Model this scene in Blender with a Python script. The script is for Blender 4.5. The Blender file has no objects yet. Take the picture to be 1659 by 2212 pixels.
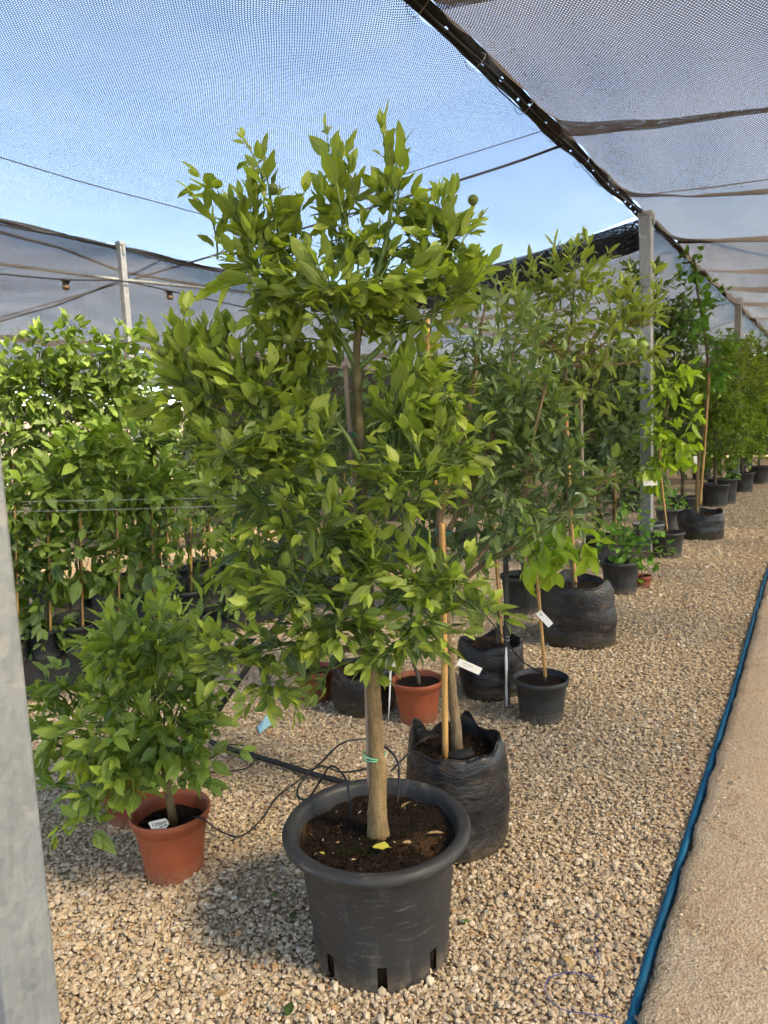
import bpy, math, random
import numpy as np
from mathutils import Matrix, Vector
from math import radians, sin, cos, pi

random.seed(7)
RNG = np.random.default_rng(7)
scene = bpy.context.scene
col = scene.collection

# ------------------------------------------------------------------ camera
CAM_H, YAW, PITCH, ROLL = 1.6, radians(33), radians(6.6), radians(2.5)
PW, PH, PF = 1659.0, 2212.0, 1533.0          # measuring frame of the photograph and focal length in its pixels
FWD = np.array([-sin(YAW)*cos(PITCH), cos(YAW)*cos(PITCH), -sin(PITCH)])
RGT0 = np.array([cos(YAW), sin(YAW), 0.0])
UP0 = np.cross(RGT0, FWD)
RGT = RGT0*cos(ROLL) - UP0*sin(ROLL)
UPV = UP0*cos(ROLL) + RGT0*sin(ROLL)
EYE = np.array([0, 0, CAM_H])
cam_d = bpy.data.cameras.new('camera')
cam = bpy.data.objects.new('camera', cam_d); col.objects.link(cam)
cam_d.sensor_fit = 'VERTICAL'; cam_d.sensor_height = 36.0; cam_d.sensor_width = 27.0
cam_d.lens = PF/PH*36.0
cam_d.clip_start = 0.05; cam_d.clip_end = 1000
cam_d.dof.use_dof = True; cam_d.dof.focus_distance = 2.3; cam_d.dof.aperture_fstop = 8.5
m = Matrix(((RGT[0], UPV[0], -FWD[0], 0), (RGT[1], UPV[1], -FWD[1], 0), (RGT[2], UPV[2], -FWD[2], CAM_H), (0, 0, 0, 1)))
cam.matrix_world = m
scene.camera = cam

# ------------------------------------------------------------------ sky, sun, exposure
SUN_EL, SUN_AZ = radians(42), radians(88)     # azimuth clockwise from +Y
world = bpy.data.worlds.new('World'); scene.world = world; world.use_nodes = True
wn = world.node_tree; wn.nodes.clear()
sky = wn.nodes.new('ShaderNodeTexSky'); sky.sky_type = 'NISHITA'; sky.sun_disc = False
sky.sun_elevation = SUN_EL; sky.sun_rotation = SUN_AZ; sky.air_density = 1.0; sky.dust_density = 0.6; sky.ozone_density = 2.0
bg = wn.nodes.new('ShaderNodeBackground'); bg.inputs['Strength'].default_value = 0.112
wo = wn.nodes.new('ShaderNodeOutputWorld')
# thin high cloud over the blue
w_tc = wn.nodes.new('ShaderNodeTexCoord'); w_map = wn.nodes.new('ShaderNodeMapping'); w_map.inputs['Scale'].default_value = (1.2, 1.2, 3.2)
w_n = wn.nodes.new('ShaderNodeTexNoise'); w_n.inputs['Scale'].default_value = 1.7; w_n.inputs['Detail'].default_value = 6.0; w_n.inputs['Roughness'].default_value = 0.6
w_r = wn.nodes.new('ShaderNodeMapRange'); w_r.inputs[1].default_value = 0.40; w_r.inputs[2].default_value = 0.75; w_r.inputs[3].default_value = 0.03; w_r.inputs[4].default_value = 0.22
w_m = wn.nodes.new('ShaderNodeMix'); w_m.data_type = 'RGBA'; w_m.inputs[7].default_value = (5.2, 5.6, 6.2, 1)
wn.links.new(w_tc.outputs['Generated'], w_map.inputs[0]); wn.links.new(w_map.outputs[0], w_n.inputs['Vector']); wn.links.new(w_n.outputs[0], w_r.inputs[0]); wn.links.new(w_r.outputs[0], w_m.inputs[0])
wn.links.new(sky.outputs[0], w_m.inputs[6]); wn.links.new(w_m.outputs[2], bg.inputs['Color']); wn.links.new(bg.outputs[0], wo.inputs['Surface'])
sun_d = bpy.data.lights.new('sun', 'SUN'); sun_d.energy = 5.0; sun_d.angle = radians(12.0); sun_d.color = (1.0, 0.84, 0.60)
sun = bpy.data.objects.new('sun', sun_d); col.objects.link(sun)
sd = Vector((sin(SUN_AZ)*cos(SUN_EL), cos(SUN_AZ)*cos(SUN_EL), sin(SUN_EL)))
sun.rotation_euler = sd.to_track_quat('Z', 'Y').to_euler()
vs = scene.view_settings
scene.display_settings.display_device = 'sRGB'
vs.view_transform = 'Standard'; vs.look = 'None'; vs.gamma = 1.0; vs.exposure = 2.3; vs.use_curve_mapping = False
cy = scene.cycles
cy.max_bounces = 6; cy.diffuse_bounces = 3; cy.glossy_bounces = 2; cy.transmission_bounces = 4; cy.transparent_max_bounces = 24
cy.use_denoising = True
cy.use_adaptive_sampling = True; cy.adaptive_threshold = 0.03; cy.adaptive_min_samples = 24
cy.caustics_reflective = False; cy.caustics_refractive = False
cy.sample_clamp_indirect = 6.0

# ------------------------------------------------------------------ places seen in the photograph -> points in the place
def ray(px, py):
    return FWD + RGT*((px-PW/2)/PF) - UPV*((py-PH/2)/PF)
def G(px, py, z=0.0):
    d = ray(px, py); return EYE + d*((z-CAM_H)/d[2])
def AT(px, py, depth):
    return EYE + ray(px, py)*depth
def onX(px, py, X):
    d = ray(px, py); return EYE + d*(X/d[0])
def onY(px, py, Y):
    d = ray(px, py); return EYE + d*(Y/d[1])
def depth_of(p):
    return float((np.asarray(p, float)-EYE) @ FWD)
HF = np.array([-sin(YAW), cos(YAW), 0.0])     # horizontal view direction

# ------------------------------------------------------------------ naming helpers
def tag(o, label=None, cat=None, group=None, kind=None):
    if label: o['label'] = label
    if cat: o['category'] = cat
    if group: o['group'] = group
    if kind: o['kind'] = kind
    return o
def thing(name, loc, label, cat, group=None):
    o = bpy.data.objects.new(name, None); o.empty_display_size = 0.05
    col.objects.link(o); o.location = loc
    return tag(o, label, cat, group)
def link(name, mesh, parent=None, origin=None):
    o = bpy.data.objects.new(name, mesh); col.objects.link(o)
    if parent is not None: o.parent = parent
    if origin is not None: o.location = origin
    return o

# ------------------------------------------------------------------ mesh helpers
def shade(me, smooth=True):
    me.polygons.foreach_set('use_smooth', np.full(len(me.polygons), smooth, dtype=bool))
def pymesh(name, V, F, mat=None, smooth=True):
    me = bpy.data.meshes.new(name); me.from_pydata([tuple(map(float, v)) for v in V], [], F)
    if mat: me.materials.append(mat)
    shade(me, smooth); me.update(); return me
def arrmesh(name, V, tris=None, quads=None, mat=None, smooth=True, attrs=None, uv=None):
    """big mesh from numpy arrays; faces are tris then quads; uv is per vertex"""
    me = bpy.data.meshes.new(name)
    V = np.asarray(V, np.float32)
    parts, starts, n = [], [], 0
    if tris is not None and len(tris):
        tris = np.asarray(tris, np.int32); parts.append(tris.ravel()); starts.append(np.arange(len(tris))*3); n += tris.size
    if quads is not None and len(quads):
        quads = np.asarray(quads, np.int32); parts.append(quads.ravel()); starts.append(n+np.arange(len(quads))*4); n += quads.size
    loops = np.concatenate(parts).astype(np.int32); starts = np.concatenate(starts).astype(np.int32)
    me.vertices.add(len(V)); me.vertices.foreach_set('co', V.ravel())
    me.loops.add(len(loops)); me.loops.foreach_set('vertex_index', loops)
    me.polygons.add(len(starts)); me.polygons.foreach_set('loop_start', starts)
    if mat: me.materials.append(mat)
    shade(me, smooth)
    if uv is not None:
        l = me.uv_layers.new(name='UVMap'); l.data.foreach_set('uv', np.asarray(uv, np.float32)[loops].ravel())
    for k, a in (attrs or {}).items():
        at = me.attributes.new(k, 'FLOAT', 'POINT'); at.data.foreach_set('value', np.asarray(a, np.float32))
    me.update(calc_edges=True); me.validate(); return me
def catmull(P, n=6):
    P = np.asarray(P, float); Q = np.vstack([2*P[0]-P[1], P, 2*P[-1]-P[-2]]); out = []
    for i in range(1, len(Q)-2):
        for t in np.linspace(0, 1, n, endpoint=False):
            out.append(0.5*((2*Q[i])+(-Q[i-1]+Q[i+1])*t+(2*Q[i-1]-5*Q[i]+4*Q[i+1]-Q[i+2])*t*t+(-Q[i-1]+3*Q[i]-3*Q[i+1]+Q[i+2])*t**3))
    out.append(P[-1]); return np.array(out)
def tube_arr(P, R, sides=8, caps=True):
    P = np.asarray(P, float); n = len(P); R = np.broadcast_to(np.asarray(R, float), (n,))
    T = np.gradient(P, axis=0); T /= np.linalg.norm(T, axis=1)[:, None]+1e-12
    a = np.array([0, 0, 1.0]) if abs(T[0][2]) < 0.9 else np.array([1.0, 0, 0])
    N = np.zeros_like(P); u = np.cross(T[0], a); u /= np.linalg.norm(u)
    for i in range(n):
        u = u-T[i]*(u@T[i]); u /= np.linalg.norm(u)+1e-12; N[i] = u
    B = np.cross(T, N); an = np.arange(sides)*2*pi/sides
    V = P[:, None, :]+R[:, None, None]*(np.cos(an)[None, :, None]*N[:, None, :]+np.sin(an)[None, :, None]*B[:, None, :])
    V = V.reshape(-1, 3); i, j = np.meshgrid(np.arange(n-1), np.arange(sides), indexing='ij')
    j2 = (j+1) % sides
    Q = np.stack([i*sides+j, i*sides+j2, (i+1)*sides+j2, (i+1)*sides+j], -1).reshape(-1, 4)
    Tt = np.zeros((0, 3), int)
    if caps:
        V = np.vstack([V, P[0], P[-1]]); k = np.arange(sides); c0, c1 = n*sides, n*sides+1
        Tt = np.vstack([np.stack([np.full(sides, c0), (k+1) % sides, k], -1), np.stack([np.full(sides, c1), (n-1)*sides+k, (n-1)*sides+(k+1) % sides], -1)])
    return V, Tt, Q
def tube(name, P, R, mat, parent=None, base=(0, 0, 0), sides=8, smooth_n=0, noise=0.0):
    P = np.asarray(P, float)
    if smooth_n:
        k = len(P); Rr = np.broadcast_to(np.asarray(R, float), (k,))
        P2 = catmull(P, smooth_n); R = np.interp(np.linspace(0, k-1, len(P2)), np.arange(k), Rr); P = P2
    V, T, Q = tube_arr(P-np.asarray(base, float), R, sides)
    if noise: V = V+RNG.normal(0, noise, V.shape)
    return link(name, arrmesh(name, V, T, Q, mat), parent)
class Acc:
    """collects arrays into one mesh"""
    def __init__(s): s.V, s.T, s.Q, s.n = [], [], [], 0
    def add(s, V, T=None, Q=None):
        s.V.append(np.asarray(V, float))
        if T is not None and len(T): s.T.append(np.asarray(T)+s.n)
        if Q is not None and len(Q): s.Q.append(np.asarray(Q)+s.n)
        s.n += len(V)
    def tube(s, P, R, sides=5): s.add(*tube_arr(P, R, sides, False))
    def mesh(s, name, mat, base=(0, 0, 0), smooth=True):
        V = np.vstack(s.V)-np.asarray(base, float)
        return arrmesh(name, V, np.vstack(s.T) if s.T else None, np.vstack(s.Q) if s.Q else None, mat, smooth)
def lathe(name, prof, mat, parent=None, seg=64, skip=None, smooth=True, wob=0.0, loc=(0, 0, 0)):
    """prof: list of (r, z); skip(i, j) drops the quad between profile i,i+1 at segment j"""
    n = len(prof); V = []; F = []
    for i, (r, z) in enumerate(prof):
        for j in range(seg):
            a = 2*pi*j/seg; rr = r*(1+wob*sin(2*a+1.0)+wob*0.5*sin(3*a+z*7)); V.append((rr*cos(a), rr*sin(a), z))
    for i in range(n-1):
        for j in range(seg):
            if skip and skip(i, j): continue
            F.append((i*seg+j, i*seg+(j+1) % seg, (i+1)*seg+(j+1) % seg, (i+1)*seg+j))
    return link(name, pymesh(name, V, F, mat, smooth), parent, loc)
def box_arr(c, sx, sy, sz, bev=0.0):
    x, y, z = sx/2, sy/2, sz/2
    V = np.array([(a*x, b*y, d*z) for d in (-1, 1) for b in (-1, 1) for a in (-1, 1)], float)+np.asarray(c, float)
    Q = np.array([(0, 2, 3, 1), (4, 5, 7, 6), (0, 1, 5, 4), (2, 6, 7, 3), (0, 4, 6, 2), (1, 3, 7, 5)])
    return V, Q
def bevel(o, w, seg=2):
    md = o.modifiers.new('bevel', 'BEVEL'); md.width = w; md.segments = seg; md.limit_method = 'ANGLE'; return o
def vnoise(P, scale=1.0, seed=0):
    """cheap smooth pseudo noise, sum of sines"""
    r = np.random.default_rng(seed); P = np.asarray(P, float)*scale; s = 0
    for k in range(6):
        w = r.normal(0, 1.0, 3)*(1+k*0.6); s = s+np.sin(P@w+r.uniform(0, 6.28))/(1+k*0.5)
    return s/3.0

# ------------------------------------------------------------------ material helpers
def newmat(name):
    mt = bpy.data.materials.new(name); mt.use_nodes = True; nt = mt.node_tree; nt.nodes.clear()
    out = nt.nodes.new('ShaderNodeOutputMaterial'); return mt, nt, out
def nd(nt, typ, inp=None, **props):
    n = nt.nodes.new('ShaderNode'+typ)
    for k, v in props.items(): setattr(n, k, v)
    for k, v in (inp or {}).items():
        s = n.inputs[k]
        if hasattr(v, 'is_output'): nt.links.new(v, s)
        else: s.default_value = v
    return n
def mixc(nt, fac, a, b, mode='MIX'):
    n = nt.nodes.new('ShaderNodeMix'); n.data_type = 'RGBA'; n.blend_type = mode
    for s, v in ((n.inputs[0], fac), (n.inputs[6], a), (n.inputs[7], b)):
        if hasattr(v, 'is_output'): nt.links.new(v, s)
        elif isinstance(v, (tuple, list)): s.default_value = (*v[:3], 1)
        else: s.default_value = v
    return n.outputs[2]
def mth(nt, op, a, b=None, clamp=False):
    n = nt.nodes.new('ShaderNodeMath'); n.operation = op; n.use_clamp = clamp
    for s, v in ((n.inputs[0], a), (n.inputs[1], b)):
        if v is None: continue
        if hasattr(v, 'is_output'): nt.links.new(v, s)
        else: s.default_value = v
    return n.outputs[0]
def ramp(nt, fac, stops, interp='LINEAR'):
    n = nt.nodes.new('ShaderNodeValToRGB'); cr = n.color_ramp; cr.interpolation = interp
    while len(cr.elements) < len(stops): cr.elements.new(0.5)
    for e, (p, c) in zip(cr.elements, stops):
        e.position = p; e.color = (*c, 1) if isinstance(c, (tuple, list)) else (c, c, c, 1)
    nt.links.new(fac, n.inputs[0]); return n.outputs[0]
def maprange(nt, v, a, b, c=0.0, d=1.0):
    n = nd(nt, 'MapRange', {0: v, 1: a, 2: b, 3: c, 4: d}); return n.outputs[0]
def noise(nt, scale, detail=3.0, rough=0.55, vec=None, dist=0.0):
    if vec is None: vec = nd(nt, 'TexCoord').outputs['Object']
    return nd(nt, 'TexNoise', {'Vector': vec, 'Scale': scale, 'Detail': detail, 'Roughness': rough, 'Distortion': dist})
def stretch(nt, s, src='Object'):
    return nd(nt, 'Mapping', {'Vector': nd(nt, 'TexCoord').outputs[src], 'Scale': s}).outputs[0]
def bumpn(nt, h, strength=0.3, dist=0.01):
    return nd(nt, 'Bump', {'Height': h, 'Strength': strength, 'Distance': dist}).outputs[0]
def principled(nt, out, base, rough=0.5, spec=0.5, metal=0.0, normal=None):
    p = nd(nt, 'BsdfPrincipled', {'Base Color': base if hasattr(base, 'is_output') else (*base, 1), 'Roughness': rough, 'Specular IOR Level': spec, 'Metallic': metal})
    if normal is not None: nt.links.new(normal, p.inputs['Normal'])
    if out is not None: nt.links.new(p.outputs[0], out.inputs['Surface'])
    return p

def simple_mat(name, c1, c2=None, scale=20.0, rough=0.6, spec=0.4, metal=0.0, bump=0.0, bscale=None, vec=None):
    mt, nt, out = newmat(name); c2 = c2 or tuple(x*0.7 for x in c1)
    v = stretch(nt, vec) if vec else None
    n = noise(nt, scale, 4, 0.6, v); c = mixc(nt, maprange(nt, n.outputs[0], 0.3, 0.7), c1, c2)
    b = bumpn(nt, noise(nt, bscale or scale*3, 4, 0.6, v).outputs[0], bump, 0.01) if bump else None
    r = maprange(nt, n.outputs[0], 0.3, 0.7, max(rough-0.12, 0.05), min(rough+0.12, 1))
    principled(nt, out, c, r, spec, metal, b); return mt

def leaf_mat(name, dark, young, under, dust=0.0, gloss=0.42, trans=0.33, margin=None):
    mt, nt, out = newmat(name)
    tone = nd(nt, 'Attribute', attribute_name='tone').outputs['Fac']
    uv = nd(nt, 'SeparateXYZ', {0: nd(nt, 'UVMap').outputs[0]}); u, v = uv.outputs[0], uv.outputs[1]
    mid = mth(nt, 'ABSOLUTE', mth(nt, 'SUBTRACT', u, 0.5))
    rib = maprange(nt, mid, 0.015, 0.05, 1.0, 0.0)
    vein = mth(nt, 'SINE', mth(nt, 'MULTIPLY', mth(nt, 'SUBTRACT', v, mth(nt, 'MULTIPLY', mid, 0.55)), 62.0))
    veinm = maprange(nt, vein, 0.75, 1.0, 0.0, 1.0)
    blot = noise(nt, 22.0, 2, 0.5).outputs[0]
    c = mixc(nt, tone, dark, young)  # tone: leaf age, plus light and shade put in per crown lobe
    c = mixc(nt, maprange(nt, blot, 0.4, 0.7, 0.0, 0.22), c, mixc(nt, 0.5, young, dark))
    pale = tuple(min(1, x*1.25+0.03) for x in young)
    c = mixc(nt, mth(nt, 'MULTIPLY', veinm, 0.16), c, pale)
    c = mixc(nt, mth(nt, 'MULTIPLY', rib, 0.45), c, pale)
    spot = noise(nt, 38.0, 2, 0.7).outputs[0]
    c = mixc(nt, maprange(nt, spot, 0.68, 0.74, 0.0, 0.75), c, (0.26, 0.19, 0.06))
    hue = noise(nt, 5.0, 1, 0.5).outputs[0]
    c = mixc(nt, maprange(nt, hue, 0.35, 0.65, 0.0, 0.35), c, mixc(nt, 1.0, c, (0.75, 1.0, 1.35), 'MULTIPLY'))
    if margin is not None:
        c = mixc(nt, maprange(nt, mid, 0.3, 0.5, 0.0, 0.7), c, margin)
    back = nd(nt, 'NewGeometry').outputs['Backfacing']
    cu = mixc(nt, 0.62, c, under)
    if dust > 0:
        d1 = noise(nt, 14.0, 3, 0.6).outputs[0]; d2 = noise(nt, 260.0, 2, 0.6).outputs[0]
        dm = mth(nt, 'MULTIPLY', maprange(nt, d1, 0.4, 0.7), maprange(nt, d2, 0.42, 0.62))
        c = mixc(nt, mth(nt, 'MULTIPLY', dm, dust), c, (0.30, 0.31, 0.24))
        c = mixc(nt, mth(nt, 'MULTIPLY', maprange(nt, d1, 0.3, 0.75), dust*0.28), c, (0.26, 0.28, 0.21))
    cc = mixc(nt, back, c, cu)
    b = bumpn(nt, mth(nt, 'ADD', mth(nt, 'MULTIPLY', vein, 0.3), mth(nt, 'MULTIPLY', rib, -1.0)), 0.25, 0.004)
    p = principled(nt, None, cc, gloss, 0.4, 0, b)
    nt.links.new(maprange(nt, blot, 0.3, 0.7, gloss-0.08, gloss+0.16), p.inputs['Roughness'])
    tc = mixc(nt, 1.0, cc, (1.35, 1.5, 0.5), 'MULTIPLY')
    tl = nd(nt, 'BsdfTranslucent', {'Color': tc})
    mx = nd(nt, 'MixShader', {0: trans, 1: p.outputs[0], 2: tl.outputs[0]})
    nt.links.new(mx.outputs[0], out.inputs['Surface']); return mt

def net_mat(name, thread, scale=1.0, mortar=0.27, dense=0.0):
    """knitted shade cloth: threads with real holes between them, in metres across the sheet (UV)"""
    mt, nt, out = newmat(name)
    uvn = nd(nt, 'UVMap').outputs[0]
    wob = nd(nt, 'TexNoise', {'Vector': uvn, 'Scale': 1.3, 'Detail': 1.0})
    off = nd(nt, 'VectorMath', {0: wob.outputs['Color'], 1: (0.10, 0.03, 0)}, operation='MULTIPLY').outputs[0]
    vec = nd(nt, 'VectorMath', {0: uvn, 1: off}, operation='ADD').outputs[0]
    s = 1.0/(0.0115*scale)
    vec = nd(nt, 'Mapping', {'Vector': vec, 'Scale': (s*0.56, s, 1), 'Rotation': (0, 0, 0)}).outputs[0]
    br = nd(nt, 'TexBrick', {'Vector': vec, 'Scale': 1.0, 'Mortar Size': mortar*0.5, 'Mortar Smooth': 0.12, 'Brick Width': 1.0, 'Row Height': 1.0})
    br.offset = 0.5
    thr = br.outputs['Fac']
    # uneven knit: some loops pulled shut
    n2 = nd(nt, 'TexNoise', {'Vector': nd(nt, 'Mapping', {'Vector': uvn, 'Scale': (26, 70, 1)}).outputs[0], 'Scale': 1.0, 'Detail': 0.0, 'Roughness': 0.7}).outputs[0]
    n3 = nd(nt, 'TexNoise', {'Vector': nd(nt, 'Mapping', {'Vector': uvn, 'Scale': (1.6, 0.5, 1)}).outputs[0], 'Scale': 1.0, 'Detail': 1.0}).outputs[0]
    shut = maprange(nt, mth(nt, 'ADD', n2, mth(nt, 'MULTIPLY', mth(nt, 'SUBTRACT', n3, 0.5), 0.7)), 0.60-dense, 0.68-dense)
    fac = mth(nt, 'MAXIMUM', thr, shut)
    fac = mth(nt, 'MINIMUM', fac, 0.985)
    colr = mixc(nt, maprange(nt, n3, 0.3, 0.7), thread, tuple(x*0.6 for x in thread))
    df = nd(nt, 'BsdfDiffuse', {'Color': colr}); tl = nd(nt, 'BsdfTranslucent', {'Color': colr})
    th = nd(nt, 'MixShader', {0: 0.35, 1: df.outputs[0], 2: tl.outputs[0]})
    tr = nd(nt, 'BsdfTransparent', {'Color': (1, 1, 1, 1)})
    mx = nd(nt, 'MixShader', {0: fac, 1: tr.outputs[0], 2: th.outputs[0]})
    nt.links.new(mx.outputs[0], out.inputs['Surface']); return mt

def stone_mat(name):
    mt, nt, out = newmat(name)
    tone = nd(nt, 'Attribute', attribute_name='tone').outputs['Fac']
    base = ramp(nt, tone, [(0.0, (0.17, 0.155, 0.14)), (0.15, (0.33, 0.28, 0.21)), (0.32, (0.42, 0.325, 0.215)), (0.55, (0.56, 0.425, 0.265)), (0.78, (0.63, 0.50, 0.335)), (0.9, (0.71, 0.61, 0.47)), (0.96, (0.46, 0.26, 0.10)), (1.0, (0.33, 0.15, 0.06))])
    n = noise(nt, 60.0, 4, 0.65).outputs[0]
    c = mixc(nt, maprange(nt, n, 0.35, 0.7, 0.0, 0.4), base, (0.42, 0.33, 0.23))
    b = bumpn(nt, noise(nt, 240.0, 4, 0.7).outputs[0], 0.25, 0.003)
    principled(nt, out, c, 0.8, 0.25, 0, b); return mt

M = {}
M['stone'] = stone_mat('gravel_stone')
M['leaf_main'] = leaf_mat('citrus_leaf', (0.020, 0.055, 0.012), (0.38, 0.44, 0.05), (0.21, 0.28, 0.06), dust=0.35, gloss=0.34, trans=0.4)
M['leaf_bush'] = leaf_mat('bush_leaf', (0.045, 0.10, 0.016), (0.38, 0.46, 0.045), (0.24, 0.31, 0.055), dust=0.35, gloss=0.42)
M['leaf_dusty'] = leaf_mat('dusty_leaf', (0.036, 0.074, 0.022), (0.21, 0.31, 0.07), (0.17, 0.22, 0.085), dust=0.75, gloss=0.5)
M['leaf_lemon'] = leaf_mat('lemon_leaf', (0.036, 0.086, 0.016), (0.30, 0.39, 0.05), (0.24, 0.28, 0.07), dust=0.2, gloss=0.42, margin=(0.42, 0.45, 0.10))
M['leaf_young'] = leaf_mat('young_citrus_leaf', (0.022, 0.066, 0.012), (0.31, 0.42, 0.03), (0.15, 0.22, 0.05), dust=0.6, gloss=0.45)
M['leaf_bright'] = leaf_mat('bright_leaf', (0.13, 0.27, 0.018), (0.36, 0.45, 0.03), (0.26, 0.36, 0.06), dust=0.0, gloss=0.45, trans=0.42)
M['leaf_vine'] = leaf_mat('vine_leaf', (0.05, 0.14, 0.018), (0.17, 0.33, 0.03), (0.14, 0.24, 0.05), dust=0.0, gloss=0.45)
M['leaf_shrub'] = leaf_mat('shrub_leaf', (0.05, 0.11, 0.012), (0.28, 0.37, 0.03), (0.18, 0.25, 0.05), dust=0.0, gloss=0.45)
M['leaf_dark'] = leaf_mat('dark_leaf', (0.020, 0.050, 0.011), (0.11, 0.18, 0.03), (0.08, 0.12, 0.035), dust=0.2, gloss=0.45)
M['leaf_dry'] = leaf_mat('dry_leaf', (0.30, 0.16, 0.05), (0.55, 0.36, 0.16), (0.42, 0.28, 0.13), gloss=0.7, trans=0.15)
M['leaf_yellow'] = leaf_mat('yellow_leaf', (0.5, 0.42, 0.05), (0.72, 0.62, 0.08), (0.6, 0.52, 0.1), gloss=0.5, trans=0.2)
M['net_left'] = net_mat('shade_cloth_grey', (0.06, 0.06, 0.066), 0.95, 0.37, -0.4)
M['net_right'] = net_mat('shade_cloth_brown', (0.085, 0.072, 0.06), 0.95, 0.63, -0.18)
M['net_far'] = net_mat('shade_cloth_dusty', (0.105, 0.09, 0.078), 1.1, 0.78, -0.1)
M['net_black'] = net_mat('shade_cloth_black', (0.018, 0.018, 0.02), 1.2, 0.42, 0.12)
M['seam'] = simple_mat('black_seam_cloth', (0.006, 0.006, 0.007), (0.013, 0.012, 0.012), 30, 0.7, 0.3, bump=0.4, bscale=120)
M['cable'] = simple_mat('black_cable', (0.014, 0.014, 0.015), None, 40, 0.5, 0.4)
M['wire'] = simple_mat('steel_wire', (0.5, 0.5, 0.5), (0.3, 0.3, 0.3), 50, 0.45, 0.5, 0.7)
M['wire_grey'] = simple_mat('grey_wire', (0.22, 0.22, 0.21), None, 50, 0.6)
M['plastic_black'] = None
M['white'] = simple_mat('white_plastic', (0.82, 0.81, 0.77), (0.74, 0.72, 0.67), 30, 0.5, 0.4)
M['tape_green'] = simple_mat('green_tie_tape', (0.10, 0.42, 0.22), (0.2, 0.55, 0.33), 60, 0.5)
M['tape_dark'] = simple_mat('dark_green_tie', (0.01, 0.12, 0.09), None, 60, 0.5)
M['tape_red'] = simple_mat('red_tie', (0.5, 0.02, 0.03), None, 60, 0.6)
M['ink'] = simple_mat('ink', (0.02, 0.02, 0.02), None, 60, 0.6)
M['ink_grey'] = simple_mat('faded_ink', (0.25, 0.25, 0.26), None, 60, 0.6)
M['blue_rag'] = simple_mat('blue_paper', (0.30, 0.52, 0.60), (0.24, 0.42, 0.5), 40, 0.7, bump=0.3)
M['thread_blue'] = simple_mat('blue_thread', (0.05, 0.06, 0.32), None, 60, 0.7)
M['fruit'] = simple_mat('green_fruit', (0.06, 0.085, 0.012), (0.085, 0.12, 0.02), 60, 0.55, 0.25, bump=0.35, bscale=500)
M['fruit_lime'] = simple_mat('pale_green_fruit', (0.26, 0.34, 0.06), (0.2, 0.3, 0.05), 60, 0.42, 0.5, bump=0.3, bscale=500)
M['twig'] = simple_mat('green_twig', (0.10, 0.16, 0.03), (0.07, 0.11, 0.025), 60, 0.6)
M['twig_pale'] = simple_mat('yellow_green_twig', (0.30, 0.32, 0.08), (0.2, 0.22, 0.06), 60, 0.6)
M['bark'] = simple_mat('grey_brown_bark', (0.14, 0.105, 0.07), (0.09, 0.07, 0.05), 30, 0.85, 0.2, bump=0.5, bscale=140)
M['root'] = simple_mat('root_ball', (0.03, 0.017, 0.009), (0.011, 0.007, 0.004), 60, 0.95, 0.1, bump=0.8, bscale=90)
M['moss'] = simple_mat('moss', (0.022, 0.045, 0.008), (0.014, 0.03, 0.006), 60, 0.9, 0.1)
M['lamp_black'] = simple_mat('black_bakelite', (0.012, 0.012, 0.012), None, 40, 0.4)
M['lamp_brown'] = simple_mat('brown_socket', (0.11, 0.07, 0.04), None, 40, 0.5)
M['wall'] = simple_mat('pale_render_wall', (0.22, 0.19, 0.16), (0.18, 0.16, 0.135), 3, 0.9, 0.2)
M['wall_white'] = simple_mat('white_sheet', (0.85, 0.86, 0.88), (0.8, 0.81, 0.83), 3, 0.7, 0.3)
M['mat_black'] = simple_mat('black_ground_sheet', (0.018, 0.017, 0.016), (0.03, 0.027, 0.024), 15, 0.75, 0.3, bump=0.4, bscale=40)

def trunk_mat(name, a, b, vs_=60, upper=None, z0=0.8, z1=1.2):
    mt, nt, out = newmat(name)
    v = stretch(nt, (1, 1, 0.28))
    n1 = noise(nt, vs_, 5, 0.65, v).outputs[0]; n2 = noise(nt, 9, 3, 0.5).outputs[0]; n3 = noise(nt, 170, 3, 0.6).outputs[0]
    c = mixc(nt, maprange(nt, n1, 0.35, 0.68), a, b)
    c = mixc(nt, maprange(nt, n2, 0.45, 0.7, 0, 0.45), c, tuple(x*1.25 for x in a))
    c = mixc(nt, maprange(nt, n3, 0.58, 0.70, 0, 0.75), c, tuple(x*0.4 for x in b))
    n6 = noise(nt, 16, 4, 0.65, stretch(nt, (1, 1, 0.5))).outputs[0]; c = mixc(nt, maprange(nt, n6, 0.52, 0.66, 0, 0.55), c, tuple(x*0.55 for x in b))
    if upper:
        zz = nd(nt, 'SeparateXYZ', {0: nd(nt, 'TexCoord').outputs['Object']}).outputs[2]
        c = mixc(nt, maprange(nt, zz, z0, z1, 0.0, 0.85), c, mixc(nt, maprange(nt, n1, 0.35, 0.68), upper, tuple(x*0.6 for x in upper)))
    h = mth(nt, 'ADD', n1, mth(nt, 'MULTIPLY', n3, 0.5))
    principled(nt, out, c, 0.85, 0.2, 0, bumpn(nt, h, 0.9, 0.009)); return mt
M['trunk'] = trunk_mat('tan_bark', (0.27, 0.185, 0.085), (0.16, 0.105, 0.05), 60, (0.10, 0.095, 0.05))
M['trunk_grey'] = trunk_mat('dark_bark', (0.22, 0.16, 0.09), (0.12, 0.085, 0.05))
def bamboo_mat(name, a, b):
    mt, nt, out = newmat(name)
    n1 = noise(nt, 90, 3, 0.6, stretch(nt, (1, 1, 0.03))).outputs[0]; n2 = noise(nt, 12, 3, 0.6).outputs[0]
    c = mixc(nt, maprange(nt, n1, 0.35, 0.65), a, b); c = mixc(nt, maprange(nt, n2, 0.5, 0.75, 0, 0.5), c, tuple(x*0.5 for x in b))
    principled(nt, out, c, 0.5, 0.4, 0, bumpn(nt, n1, 0.3, 0.003)); return mt
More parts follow.
